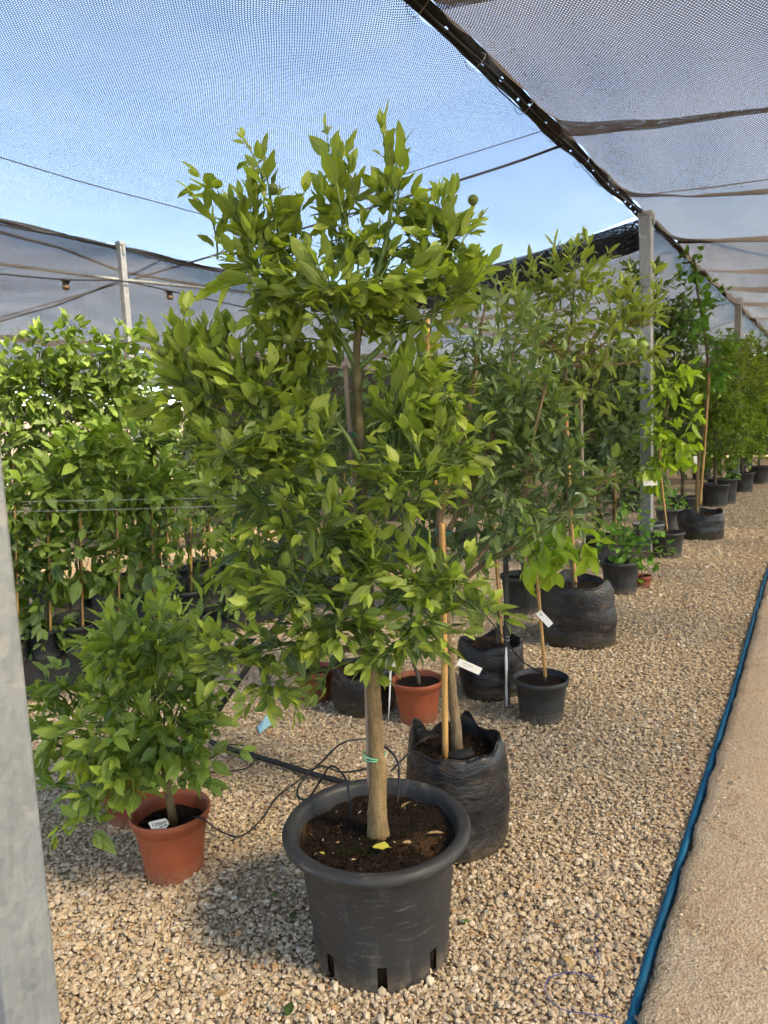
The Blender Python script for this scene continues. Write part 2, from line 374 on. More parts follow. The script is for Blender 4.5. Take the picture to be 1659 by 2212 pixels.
M['bamboo'] = bamboo_mat('bamboo_cane', (0.52, 0.30, 0.10), (0.36, 0.19, 0.06))
M['bamboo_grey'] = bamboo_mat('weathered_cane', (0.33, 0.25, 0.19), (0.2, 0.155, 0.13))

def pot_mat(name, a, b, scuff, rough=0.55):
    mt, nt, out = newmat(name)
    n1 = noise(nt, 6, 5, 0.65).outputs[0]
    sc = noise(nt, 26, 4, 0.7, stretch(nt, (0.5, 0.5, 3.5))).outputs[0]
    dst = noise(nt, 120, 3, 0.7).outputs[0]
    c = mixc(nt, maprange(nt, n1, 0.3, 0.7), a, b)
    mask = mth(nt, 'MULTIPLY', maprange(nt, sc, 0.56, 0.72), maprange(nt, dst, 0.35, 0.7))
    c = mixc(nt, mth(nt, 'MULTIPLY', mask, 0.7), c, scuff)
    drip = mth(nt, 'MULTIPLY', maprange(nt, noise(nt, 34, 3, 0.6, stretch(nt, (1, 1, 0.10))).outputs[0], 0.56, 0.72), maprange(nt, noise(nt, 7, 3, 0.6).outputs[0], 0.45, 0.65))
    c = mixc(nt, mth(nt, 'MULTIPLY', drip, 0.35), c, scuff)
    zz = nd(nt, 'SeparateXYZ', {0: nd(nt, 'TexCoord').outputs['Object']}).outputs[2]
    splash = mth(nt, 'MULTIPLY', maprange(nt, zz, 0.0, 0.07, 0.75, 0.0), maprange(nt, noise(nt, 40, 4, 0.7).outputs[0], 0.35, 0.7))
    c = mixc(nt, splash, c, (0.38, 0.29, 0.19))
    r = maprange(nt, n1, 0.3, 0.7, rough-0.1, rough+0.12)
    principled(nt, out, c, r, 0.4, 0, bumpn(nt, mth(nt, 'ADD', mth(nt, 'MULTIPLY', dst, 0.4), sc), 0.12, 0.004)); return mt
M['pot_black'] = pot_mat('black_pot_plastic', (0.022, 0.0215, 0.021), (0.031, 0.030, 0.029), (0.20, 0.185, 0.165))
M['pot_terra'] = pot_mat('terracotta_plastic', (0.34, 0.088, 0.035), (0.29, 0.07, 0.028), (0.42, 0.17, 0.09), 0.52)
M['pot_rust'] = pot_mat('rust_red_plastic', (0.23, 0.055, 0.025), (0.19, 0.045, 0.02), (0.3, 0.13, 0.08), 0.52)
M['pot_grey'] = pot_mat('grey_pot_plastic', (0.10, 0.10, 0.10), (0.08, 0.08, 0.08), (0.2, 0.2, 0.2), 0.55)
def bag_mat(name, a, soil_amt=0.7, rough=0.42):
    mt, nt, out = newmat(name)
    n1 = noise(nt, 5, 5, 0.6).outputs[0]; n2 = noise(nt, 9, 5, 0.65, stretch(nt, (1, 1, 2.2)), 0.8).outputs[0]; n3 = noise(nt, 60, 3, 0.6).outputs[0]
    c = mixc(nt, maprange(nt, n1, 0.3, 0.7), a, tuple(x*1.9 for x in a))
    c = mixc(nt, mth(nt, 'MULTIPLY', maprange(nt, n2, 0.52, 0.72), soil_amt), c, (0.14, 0.09, 0.05))
    zz = nd(nt, 'SeparateXYZ', {0: nd(nt, 'TexCoord').outputs['Object']}).outputs[2]
    spl = mth(nt, 'MULTIPLY', maprange(nt, zz, 0.0, 0.12, 0.8, 0.0), maprange(nt, n3, 0.35, 0.65))
    c = mixc(nt, spl, c, (0.10, 0.075, 0.035))
    wv = nd(nt, 'TexWave', {'Vector': nd(nt, 'TexCoord').outputs['Object'], 'Scale': 90.0, 'Distortion': 1.0, 'Detail': 1.0}, bands_direction='Z').outputs['Fac']
    rg1 = mth(nt, 'ABSOLUTE', mth(nt, 'SUBTRACT', noise(nt, 6, 2, 0.5, stretch(nt, (1, 1, 1.8)), 1.4).outputs[0], 0.5))
    rg2 = mth(nt, 'ABSOLUTE', mth(nt, 'SUBTRACT', noise(nt, 15, 2, 0.5, stretch(nt, (1, 1, 2.5)), 1.0).outputs[0], 0.5))
    cre = mth(nt, 'ADD', maprange(nt, rg1, 0.0, 0.09), mth(nt, 'MULTIPLY', maprange(nt, rg2, 0.0, 0.08), 0.5))
    h = mth(nt, 'ADD', mth(nt, 'MULTIPLY', cre, 0.8), mth(nt, 'ADD', mth(nt, 'MULTIPLY', wv, 0.04), mth(nt, 'MULTIPLY', n2, 0.5)))
    principled(nt, out, c, maprange(nt, n2, 0.35, 0.7, rough-0.05, rough+0.3), 0.45, 0, bumpn(nt, h, 0.2, 0.010)); return mt
M['bag'] = bag_mat('black_grow_bag', (0.008, 0.008, 0.009), 0.5, 0.32)
M['bag_brown'] = bag_mat('dirty_grow_bag', (0.008, 0.0075, 0.0075), 0.6, 0.36)
M['bag_grey'] = bag_mat('grey_grow_bag', (0.13, 0.125, 0.115), 0.3, 0.4)
def soil_mat():
    mt, nt, out = newmat('potting_soil')
    n1 = noise(nt, 7, 4, 0.6).outputs[0]; n2 = noise(nt, 90, 4, 0.7).outputs[0]; n3 = noise(nt, 13, 4, 0.6, None, 0.5).outputs[0]
    vor = nd(nt, 'TexVoronoi', {'Vector': nd(nt, 'TexCoord').outputs['Object'], 'Scale': 150.0}).outputs['Distance']
    c = mixc(nt, maprange(nt, n2, 0.3, 0.7), (0.008, 0.0055, 0.004), (0.03, 0.018, 0.010))
    c = mixc(nt, maprange(nt, n1, 0.55, 0.68, 0, 0.75), c, (0.12, 0.06, 0.022))
    c = mixc(nt, mth(nt, 'MULTIPLY', maprange(nt, n3, 0.62, 0.70), maprange(nt, n2, 0.4, 0.6)), c, (0.05, 0.10, 0.015))
    h = mth(nt, 'ADD', n2, mth(nt, 'MULTIPLY', vor, 0.8))
    principled(nt, out, c, 0.92, 0.2, 0, bumpn(nt, h, 0.9, 0.012)); return mt
M['soil'] = soil_mat()
def zinc_mat():
    mt, nt, out = newmat('galvanised_steel')
    v = nd(nt, 'TexCoord').outputs['Object']
    spang = nd(nt, 'TexVoronoi', {'Vector': v, 'Scale': 45.0, 'Randomness': 1.0}).outputs['Color']
    sp = nd(nt, 'RGBToBW', {0: spang}).outputs[0]
    n1 = noise(nt, 5, 5, 0.6).outputs[0]; n2 = noise(nt, 30, 4, 0.65, stretch(nt, (1, 1, 0.12))).outputs[0]; n4 = noise(nt, 8, 3, 0.5, None, 1.2).outputs[0]
    c = mixc(nt, maprange(nt, n1, 0.3, 0.7), (0.27, 0.29, 0.30), (0.17, 0.185, 0.19))
    c = mixc(nt, maprange(nt, n2, 0.4, 0.7, 0, 0.45), c, (0.11, 0.12, 0.12))
    c = mixc(nt, maprange(nt, n4, 0.54, 0.66, 0, 0.6), c, (0.36, 0.345, 0.31))
    c = mixc(nt, mth(nt, 'MULTIPLY', sp, 0.35), c, (0.42, 0.42, 0.41))
    st = noise(nt, 110, 3, 0.7, stretch(nt, (1, 1, 0.06))).outputs[0]; c = mixc(nt, maprange(nt, st, 0.52, 0.7, 0, 0.2), c, (0.42, 0.42, 0.40))
    r = maprange(nt, n2, 0.3, 0.7, 0.36, 0.58)
    principled(nt, out, c, r, 0.5, 0.3, bumpn(nt, n2, 0.06, 0.003)); return mt
M['zinc'] = zinc_mat()
def concrete_mat():
    mt, nt, out = newmat('exposed_aggregate_concrete')
    v = nd(nt, 'TexCoord').outputs['Object']
    vo = nd(nt, 'TexVoronoi', {'Vector': v, 'Scale': 130.0, 'Randomness': 1.0}); vb = nd(nt, 'RGBToBW', {0: vo.outputs['Color']}).outputs[0]
    vo2 = nd(nt, 'TexVoronoi', {'Vector': v, 'Scale': 48.0}).outputs['Distance']
    n1 = noise(nt, 1.1, 4, 0.6).outputs[0]; n2 = noise(nt, 4.5, 5, 0.7).outputs[0]; n3 = noise(nt, 300, 3, 0.6).outputs[0]; n5 = noise(nt, 35, 4, 0.7).outputs[0]
    c = ramp(nt, vb, [(0.0, (0.29, 0.22, 0.14)), (0.3, (0.40, 0.31, 0.21)), (0.7, (0.47, 0.375, 0.265)), (0.92, (0.56, 0.475, 0.36)), (1.0, (0.28, 0.17, 0.09))])
    c = mixc(nt, maprange(nt, n1, 0.38, 0.62, 0, 0.45), c, (0.48, 0.33, 0.19))
    c = mixc(nt, maprange(nt, noise(nt, 2.3, 5, 0.65, stretch(nt, (1, 0.4, 1))).outputs[0], 0.52, 0.68, 0, 0.5), c, (0.66, 0.56, 0.42))
    c = mixc(nt, mth(nt, 'MULTIPLY', maprange(nt, n2, 0.54, 0.72), maprange(nt, n5, 0.44, 0.58)), c, (0.26, 0.15, 0.075))
    h = mth(nt, 'ADD', mth(nt, 'MULTIPLY', vo.outputs['Distance'], 0.9), mth(nt, 'ADD', mth(nt, 'MULTIPLY', n3, 0.4), mth(nt, 'MULTIPLY', vo2, 0.6)))
    principled(nt, out, c, 0.9, 0.2, 0, bumpn(nt, h, 0.7, 0.006)); return mt
M['concrete'] = concrete_mat()
def ground_mat():
    mt, nt, out = newmat('gravel_ground')
    v = nd(nt, 'TexCoord').outputs['Object']
    vo = nd(nt, 'TexVoronoi', {'Vector': v, 'Scale': 42.0}); vb = nd(nt, 'RGBToBW', {0: vo.outputs['Color']}).outputs[0]
    c = ramp(nt, vb, [(0.0, (0.28, 0.22, 0.145)), (0.35, (0.42, 0.32, 0.2)), (0.7, (0.52, 0.40, 0.255)), (1.0, (0.6, 0.5, 0.36))])
    n1 = noise(nt, 0.8, 3, 0.6).outputs[0]
    c = mixc(nt, maprange(nt, n1, 0.4, 0.7, 0, 0.4), c, (0.5, 0.33, 0.16))
    principled(nt, out, c, 0.9, 0.2, 0, bumpn(nt, vo.outputs['Distance'], 1.0, 0.03)); return mt
M['ground'] = ground_mat()
M['hose'] = simple_mat('blue_corrugated_hose', (0.006, 0.13, 0.27), (0.015, 0.11, 0.2), 9, 0.55, 0.3)

# ================================================================== SETTING
gx, gy = 120.0, 160.0
ground = link('ground', pymesh('ground', [(-gx, -gx, 0), (gx, -gx, 0), (gx, gy, 0), (-gx, gy, 0)], [(0, 1, 2, 3)], M['ground'], False)); tag(ground, kind='structure')

# concrete path with a broken edge beside the hose
HOSE_PX = [(1352, 2260), (1364, 2206), (1406, 2058), (1431, 1985), (1492, 1788), (1541, 1630), (1586, 1488), (1608, 1409), (1640, 1295), (1662, 1222)]
hose_xy = np.array([G(a, b, 0.02)[:2] for a, b in HOSE_PX])
h0 = hose_xy[0]+(hose_xy[0]-hose_xy[1])*4; h1 = hose_xy[-1]+np.array([-0.12, 7.0]); h2 = h1+np.array([-0.05, 14.0])
hose_xy = np.vstack([h0, hose_xy, h1, h2])
def edge_x(y): return np.interp(y, hose_xy[:, 1], hose_xy[:, 0])
ys = np.concatenate([np.linspace(-3, 1, 30), np.linspace(1.05, 8, 420), np.linspace(8.1, 60, 120)])
ex = edge_x(ys)+0.022+0.010*vnoise(np.c_[ys, ys*0, ys*0], 9, 3)+0.006*vnoise(np.c_[ys, ys*0, ys*0], 40, 4)
offs = [0, 0.0, 0.012, 0.05, 0.2, 1.0, 6.0]; zo = [-0.02, 0.035, 0.05, 0.056, 0.058, 0.06, 0.06]
V = []; Q = []
for k, (o_, z_) in enumerate(zip(offs, zo)):
    zn = z_+(0.006*vnoise(np.c_[ys, ys*0+k, ys*0], 14, 5) if 0 < k < 5 else 0)
    V.append(np.c_[ex+o_, ys, np.broadcast_to(zn, ys.shape)])
V = np.vstack(V); n = len(ys)
for k in range(len(offs)-1):
    i = np.arange(n-1); Q.append(np.stack([k*n+i, (k+1)*n+i, (k+1)*n+i+1, k*n+i+1], -1))
path = link('concrete_path', arrmesh('concrete_path', V, None, np.vstack(Q), M['concrete'])); tag(path, kind='structure')

# blue corrugated hose
hp = catmull(np.c_[hose_xy, np.full(len(hose_xy), 0.012)], 30)
seg = np.r_[0, np.cumsum(np.linalg.norm(np.diff(hp, axis=0), axis=1))]
yl = np.interp(2.6, hp[:, 1], seg)
sN = np.concatenate([np.arange(0, yl+2.2, 0.0022), np.arange(yl+2.2, seg[-1], 0.05)])
HP = np.stack([np.interp(sN, seg, hp[:, k]) for k in range(3)], 1)
HP[:, 2] += 0.006*vnoise(np.c_[sN, sN*0, sN*0], 2.2, 8)
HP[:, 0] += 0.003*vnoise(np.c_[sN, sN*0, sN*0], 1.7, 9)
HR = 0.0140+np.where(sN < yl+2.2, 0.0012*np.sin(sN*2*pi/0.0088), 0)
o = tube('corrugated_hose', HP, HR, M['hose'], sides=12)
tag(o, 'long blue corrugated hose lying along the edge of the concrete path', 'hose')

# ------------------------------------------------------------------ gravel: crushed stones
ico_v = []
ph = (1+5**0.5)/2
for a, b in ((-1, ph), (1, ph), (-1, -ph), (1, -ph)): ico_v.append((a, b, 0))
for a, b in ((-1, ph), (1, ph), (-1, -ph), (1, -ph)): ico_v.append((0, a, b))
for a, b in ((ph, -1), (ph, 1), (-ph, -1), (-ph, 1)): ico_v.append((a, 0, b))
ico_v = np.array(ico_v, float)/np.sqrt(1+ph*ph)
ico_f = np.array([(0, 11, 5), (0, 5, 1), (0, 1, 7), (0, 7, 10), (0, 10, 11), (1, 5, 9), (5, 11, 4), (11, 10, 2), (10, 7, 6), (7, 1, 8), (3, 9, 4), (3, 4, 2), (3, 2, 6), (3, 6, 8), (3, 8, 9), (4, 9, 5), (2, 4, 11), (6, 2, 10), (8, 6, 7), (9, 8, 1)])
oct_v = np.array([(1, 0, 0), (-1, 0, 0), (0, 1, 0), (0, -1, 0), (0, 0, 1), (0, 0, -1)], float)
oct_f = np.array([(0, 2, 4), (2, 1, 4), (1, 3, 4), (3, 0, 4), (2, 0, 5), (1, 2, 5), (3, 1, 5), (0, 3, 5)])
def rand_rot(n):
    q = RNG.normal(0, 1, (n, 4)); q /= np.linalg.norm(q, axis=1)[:, None]; w, x, y, z = q.T
    return np.stack([1-2*(y*y+z*z), 2*(x*y-z*w), 2*(x*z+y*w), 2*(x*y+z*w), 1-2*(x*x+z*z), 2*(y*z-x*w), 2*(x*z-y*w), 2*(y*z+x*w), 1-2*(x*x+y*y)], -1).reshape(n, 3, 3)
def stones(xy, z, size, base_v, base_f, jit=0.24):
    n = len(xy); k = len(base_v)
    P = base_v[None]*(1+RNG.uniform(-jit, jit, (n, k, 1)))+RNG.normal(0, jit*0.3, (n, k, 3))
    P *= RNG.uniform(0.55, 1.1, (n, 1, 3)); P = np.einsum('nij,nkj->nki', rand_rot(n), P)
    P[..., 2] *= 0.62
    P = P*size[:, None, None]; P[..., :2] += xy[:, None]; P[..., 2] += z[:, None]
    F = (base_f[None]+(np.arange(n)*k)[:, None, None]).reshape(-1, 3)
    tone = np.where(RNG.random(n) < 0.03, RNG.uniform(0.93, 1.0, n), np.clip(RNG.normal(0.57, 0.22, n)+0.13*vnoise(np.c_[xy*[1.0, 0.7], np.zeros(n)], 1.1, 77), 0, 0.9))
    return P.reshape(-1, 3), F, np.repeat(tone, k)
def in_view(P, mx=260, my=160, zmax=60):
    q = np.asarray(P)-EYE; z = q@FWD; zz = np.maximum(z, 0.05)
    x = PW/2+PF*(q@RGT)/zz; y = PH/2-PF*(q@UPV)/zz
    return (z > 0.3) & (x > -mx) & (x < PW+mx) & (y > -my) & (y < PH+my)
def scatter(x0, x1, y0, y1, dens):
    n = int((x1-x0)*(y1-y0)*dens); xy = np.c_[RNG.uniform(x0, x1, n), RNG.uniform(y0, y1, n)]
    keep = in_view(np.c_[xy, np.zeros(n)]) & (xy[:, 0] < edge_x(xy[:, 1])+0.02)
    return xy[keep]
def nearsort(xy):
    return np.linalg.norm(xy, axis=1)
xy = scatter(-7.0, 0.2, 0.3, 7.6, 8400)
d = nearsort(xy); keep = RNG.random(len(xy)) < np.clip(1.6-d/3.4, 0.14, 1.0); xy = xy[keep]; d = d[keep]
size = RNG.lognormal(math.log(0.0074), 0.30, len(xy))*np.clip(0.80+d/7, 1.0, 2.0); size = np.clip(size, 0.004, 0.012+0.0022*d)
z = RNG.uniform(-0.001, 0.011, len(xy))
near = d < 2.65
vis = in_view(np.c_[xy, z], 0, 0)
xyf = scatter(-4.0, 0.2, 0.6, 5.2, 7000); df = nearsort(xyf); xyf = xyf[RNG.random(len(xyf)) < np.clip(1.5-df/3.4, 0.05, 1)]
sf = RNG.uniform(0.0035, 0.0065, len(xyf)); zf_ = RNG.uniform(0.002, 0.011, len(xyf))
# the 300 that show largest lie on top as pieces of their own
rank = np.argsort(-(size/np.maximum(d, 1.0)*vis)); big = rank[:300]; isbig = np.zeros(len(xy), bool); isbig[big] = True
VV, FF, TT, off = [], [], [], 0
for msk, bv, bf in ((near & ~isbig, ico_v, ico_f), (~near & ~isbig, oct_v, oct_f)):
    v, f, t = stones(xy[msk], z[msk], size[msk], bv, bf); VV.append(v); FF.append(f+off); TT.append(t); off += len(v)
v, f, t = stones(xyf, zf_, sf, oct_v, oct_f); VV.append(v); FF.append(f+off); TT.append(t); off += len(v)
yst = RNG.uniform(1.2, 9, 420); xst = edge_x(yst)+0.05+RNG.exponential(0.07, 420); v, f, t = stones(np.c_[xst, yst], np.full(420, 0.062), RNG.uniform(0.003, 0.010, 420), oct_v, oct_f); VV.append(v); FF.append(f+off); TT.append(t); off += len(v)
xy2 = scatter(-6.0, 0.0, 7.6, 17, 260); s2 = RNG.uniform(0.016, 0.03, len(xy2))
v, f, t = stones(xy2, np.full(len(xy2), 0.004), s2, oct_v, oct_f); VV.append(v); FF.append(f+off); TT.append(t)
gravel = link('gravel', arrmesh('gravel', np.vstack(VV), np.vstack(FF), None, M['stone'], False, {'tone': np.concatenate(TT)}))
tag(gravel, 'layer of crushed beige and grey gravel covering the ground', 'gravel', kind='stuff')
stone_meshes = []
for k in range(24):
    v, f, t = stones(np.zeros((1, 2)), np.zeros(1), np.ones(1), ico_v, ico_f)
    stone_meshes.append(arrmesh('stone', v, f, None, M['stone'], False, {'tone': t}))
for k, i in enumerate(big):
    o = link('stone', stone_meshes[k % 24], ground); o.location = (xy[i, 0], xy[i, 1], z[i]+0.006)
    o.rotation_euler = RNG.uniform(0, 6.28, 3); o.scale = (size[i],)*3

gc = np.array([(-6.7, 2.0), (-4.25, 2.5), (-4.05, 5.2), (-4.5, 9.5), (-7.2, 9.5)])
def in_cloth(P): return (P[:, 0] < np.interp(P[:, 1], [2.5, 5.2, 9.5], [-4.25, -4.05, -4.5])) & (P[:, 0] > -6.9) & (P[:, 1] > 2.3) & (P[:, 1] < 9.5)
gv, gf = [], []
for yy in np.linspace(2.2, 9.5, 30):
    for xx in np.linspace(0, 1, 14):
        x1_ = np.interp(yy, [2.2, 5.2, 9.5], [-4.25, -4.05, -4.5]); gv.append((-6.8+(x1_+6.8)*xx, yy, 0.026+0.012*float(vnoise([[xx*4, yy*2, 0]], 1.0, 3)[0])))
for i in range(29):
    for j in range(13): gf.append((i*14+j, i*14+j+1, (i+1)*14+j+1, (i+1)*14+j))
tag(link('ground_cloth', pymesh('ground_cloth', gv, gf, M['mat_black'], True)), kind='structure')
# ------------------------------------------------------------------ shade house: posts
ROOF = 3.97
def post(x, y, w, h, label, foot=True):
    t = thing('steel_post', (x, y, 0), label, 'post', 'galvanised posts of the shade house')
    # square tube with rounded corners
    r = w*0.07; prof = []
    for cx, cy_, a0 in ((1, 1, 0), (-1, 1, 90), (-1, -1, 180), (1, -1, 270)):
        for k in range(4):
            a = radians(a0+k*30); prof.append((cx*(w/2-r)+r*cos(a), cy_*(w/2-r)+r*sin(a)))
    zs = np.linspace(0, h, 9); n = len(prof); V = []; Q = []
    for z_ in zs:
        for px_, py_ in prof: V.append((px_, py_, z_))
    for i in range(len(zs)-1):
        for j in range(n): Q.append((i*n+j, i*n+(j+1) % n, (i+1)*n+(j+1) % n, (i+1)*n+j))
    Q.append(tuple(range((len(zs)-1)*n, len(zs)*n)))
    link('tube', pymesh('tube', V, Q, M['zinc'], False), t)
    v, q = box_arr((0, 0, h+0.02), w*1.25, w*1.25, 0.05); b = link('cap_bracket', pymesh('cap_bracket', v, q.tolist(), M['zinc'], False), t); bevel(b, 0.006)
    for sx in (-1, 1):
        v, q = box_arr((sx*w*0.62, 0, h-0.05), 0.018, 0.03, 0.12); link('clamp', pymesh('clamp', v, q.tolist(), M['zinc'], False), t)
    return t
post(-1.822, 0.90, 0.145, ROOF-0.05, 'large scratched galvanised post cropped by the left edge of the photo')
post(-1.97, 8.85, 0.13, ROOF-0.06, 'tall galvanised post standing behind the bright green leafed sapling')
post(-1.87, 16.5, 0.12, ROOF-0.06, 'smaller distant galvanised post beyond the climbing vine')
post(-7.28, 5.72, 0.075, ROOF-0.06, 'pale post behind the young trees at left, meeting the net edge')
post(-7.4, 13.2, 0.12, ROOF-0.06, 'far post mostly hidden behind the crown of the big tree')
post(-13.2, 9.4, 0.12, ROOF-0.45, 'thin far post by the white wall at left')
post(-1.80, 24.0, 0.12, ROOF-0.06, 'farthest post of the right row, above the round shrubs')

# ------------------------------------------------------------------ shade house: nets (sheets that sag between their cables)
def net(name, x0, x1, y0, y1, mat, label, crease_y, sag_y=0.2, sag_x=0.12, z0=ROOF, z1=ROOF, nx=40, ny=70, layers=None, end_drop=0.0, wr=0.02, seed=1, dark_bands=()):
    xs = np.linspace(0, 1, nx); ysn = np.linspace(0, 1, ny); X, Y = np.meshgrid(x0+(x1-x0)*xs, y0+(y1-y0)*ysn)
    u = (X-x0)/(x1-x0); z_ = z0+(z1-z0)*u-4*sag_x*u*(1-u)
    c = np.array(sorted(crease_y)); idx = np.clip(np.searchsorted(c, Y)-1, 0, len(c)-2); t = np.clip((Y-c[idx])/(c[idx+1]-c[idx]), 0, 1)
    edge = np.clip(4*u*(1-u), 0, 1)**0.4
    z_ = z_-4*sag_y*t*(1-t)*edge
    z_ -= end_drop*np.clip((Y-(y1-1.2))/1.2, 0, 1)**2*np.sin(pi*u)
    P = np.stack([X, Y, z_], -1).reshape(-1, 3)
    P[:, 2] += wr*vnoise(np.c_[P[:, 0]*1.6, P[:, 1]*0.7, P[:, 0]*0], 1.3, seed)
    # gathers fanning out from the cable edges
    P[:, 2] += 0.018*np.sin(P[:, 1]*9+2*vnoise(P*[0.4, 1, 0], 1.0, seed+3))*np.exp(-np.minimum(u, 1-u).ravel()*9)
    n = nx; i, j = np.meshgrid(np.arange(ny-1), np.arange(nx-1), indexing='ij'); Q = np.stack([i*n+j, i*n+j+1, (i+1)*n+j+1, (i+1)*n+j], -1).reshape(-1, 4)
    Vs, Qs, UV, k = [], [], [], 0
    if layers is None: layers = (0.0,)
    for l in layers:
        v = P.copy(); v[:, 2] += l; Vs.append(v); Qs.append(Q+k); UV.append(P[:, :2]+[3.37*len(Vs), 7.73*len(Vs)]); k += len(v)
    o = link(name, arrmesh(name, np.vstack(Vs), None, np.vstack(Qs), mat, True, None, np.vstack(UV)))
    for q, (ya, yb) in enumerate(dark_bands):      # second layer added to darken the net before each crease
        rows_ = [r_ for r_ in range(ny) if ya <= Y[r_, 0] <= yb]
        if len(rows_) < 2: continue
        sel = np.concatenate([np.arange(r_*nx, (r_+1)*nx) for r_ in rows_]); v = P[sel].copy(); v[:, 2] -= 0.006
        w_ = 0.03*np.sin(v[:, 0]*2.1+q)+0.012*np.sin(v[:, 0]*9.7); f0 = np.repeat(np.linspace(1, 0, len(rows_)), nx); v[:, 1] += w_*f0
        i2, j2 = np.meshgrid(np.arange(len(rows_)-1), np.arange(nx-1), indexing='ij'); Q2 = np.stack([i2*nx+j2, i2*nx+j2+1, (i2+1)*nx+j2+1, (i2+1)*nx+j2], -1).reshape(-1, 4)
        link('crease_dark_strip', arrmesh('crease_dark_strip', v, None, Q2, mat, True, None, P[sel][:, :2]*1.04+[1.3, 2.7]), o)
    return tag(o, label, 'shade net', 'shade nets of the roof')
RX, LX = -2.05, -7.5
net('shade_net', LX, RX-0.07, -5.0, 8.95, M['net_left'], 'wide blue tinted shade net stretched over the big tree', [-5, -2, 2.0, 6.3, 8.95], 0.10, 0.10, nx=60, ny=120, end_drop=0.25, seed=11)
net('shade_net', RX+0.06, 3.6, -5.0, 10.55, M['net_right'], 'brownish shade net sagging in swags at the upper right', [-5, -2, 1.4, 3.9, 6.15, 8.15, 10.55], 0.27, 0.25, nx=60, ny=190, seed=21, dark_bands=[(3.2, 3.9), (5.45, 6.15), (7.5, 8.15), (9.7, 10.55)])
net('shade_net', RX-0.03, 3.6, 10.7, 17.2, M['net_far'], 'shade net of the second bay beyond the black edge at right', [10.8, 13.0, 15.0, 17.2], 0.28, 0.2, nx=40, ny=60, seed=31)
net('shade_net', RX-0.03, 3.6, 17.1, 30, M['net_far'], 'farthest shade net at the right edge above the round shrubs', [17.4, 20, 23, 26, 30], 0.25, 0.2, nx=30, ny=50, seed=41)
net('shade_net', LX+0.1, RX+0.02, 9.3, 17.0, M['net_far'], 'grey shade net behind the post and the lemon tree', [9.3, 11.2, 13.2, 15.2, 17.0], 0.2, 0.2, nx=40, ny=60, z0=ROOF-0.1, z1=ROOF-0.02, seed=51)
net('shade_net', LX+0.1, RX+0.02, 16.9, 30.0, M['net_far'], 'far grey shade net low over the distant plants', [17.2, 20, 23, 26, 30], 0.2, 0.2, nx=30, ny=50, z0=ROOF-0.2, z1=ROOF-0.02, seed=61)
net('shade_net', -13.2, LX+0.02, -3.0, 6.6, M['net_far'], 'dusty brown shade net beyond the left post, nearer sheet', [-3, 0, 3, 6.6], 0.22, 0.15, z0=ROOF-0.33, z1=ROOF-0.02, nx=40, ny=70, seed=71)
net('shade_net', -13.2, LX+0.02, 6.55, 16.5, M['net_far'], 'dusty brown shade net behind the left post, farther sheet', [6.55, 9.5, 13, 16.5], 0.3, 0.15, z0=ROOF-0.3, z1=ROOF-0.03, nx=40, ny=70, seed=81)
net('shade_net', -13.2, LX+0.15, 16.3, 30.5, M['net_far'], 'far grey shade net seen between the crowns behind the big tree', [16.3, 20, 24, 27, 30.5], 0.2, 0.1, z0=ROOF-0.3, z1=ROOF-0.1, nx=30, ny=50, seed=88)
net('shade_net', -19, -13.3, 2.0, 18.0, M['net_far'], 'low far shade net by the white wall at left', [2, 6, 10, 14, 18], 0.2, 0.1, z0=ROOF-0.55, z1=ROOF-0.4, nx=30, ny=50, seed=91)

net('shade_net', 3.45, 10.5, -6.0, 30.0, M['net_right'], 'unseen shade net added outside the right edge to filter the sun', [-6, -2, 2, 6, 10, 14, 18, 22, 26, 30], 0.15, 0.2, nx=30, ny=90, seed=95)  # added out of view so the low sun also passes through net

# hanging dark flap under the end of the big net
fl = []
xs = np.linspace(RX-0.05, LX+0.2, 50)
for k in range(8):
    t = k/7; u = (RX-0.05-xs)/(RX-LX)
    top = ROOF-0.04-0.22*np.sin(pi*np.clip(u, 0, 1)); fl.append(np.c_[xs, 9.0+0.10*t+0.25*u, top-t*(0.30+0.12*np.sin(pi*u)+0.03*np.sin(xs*5))])
V = np.vstack(fl); n = 50; i, j = np.meshgrid(np.arange(7), np.arange(n-1), indexing='ij'); Q = np.stack([i*n+j, i*n+j+1, (i+1)*n+j+1, (i+1)*n+j], -1).reshape(-1, 4)
V2 = np.vstack([V, V+[0, 0.006, 0]]); UV = np.vstack([np.c_[V[:, 0], V[:, 2]], np.c_[V[:, 0]+3.3, V[:, 2]+5.1]])
o = link('hanging_net_flap', arrmesh('hanging_net_flap', V2, None, np.vstack([Q, Q+len(V)]), M['net_black'], True, None, UV))
tag(o, 'black net flap hanging below the roof edge left of the tall post', 'net flap')

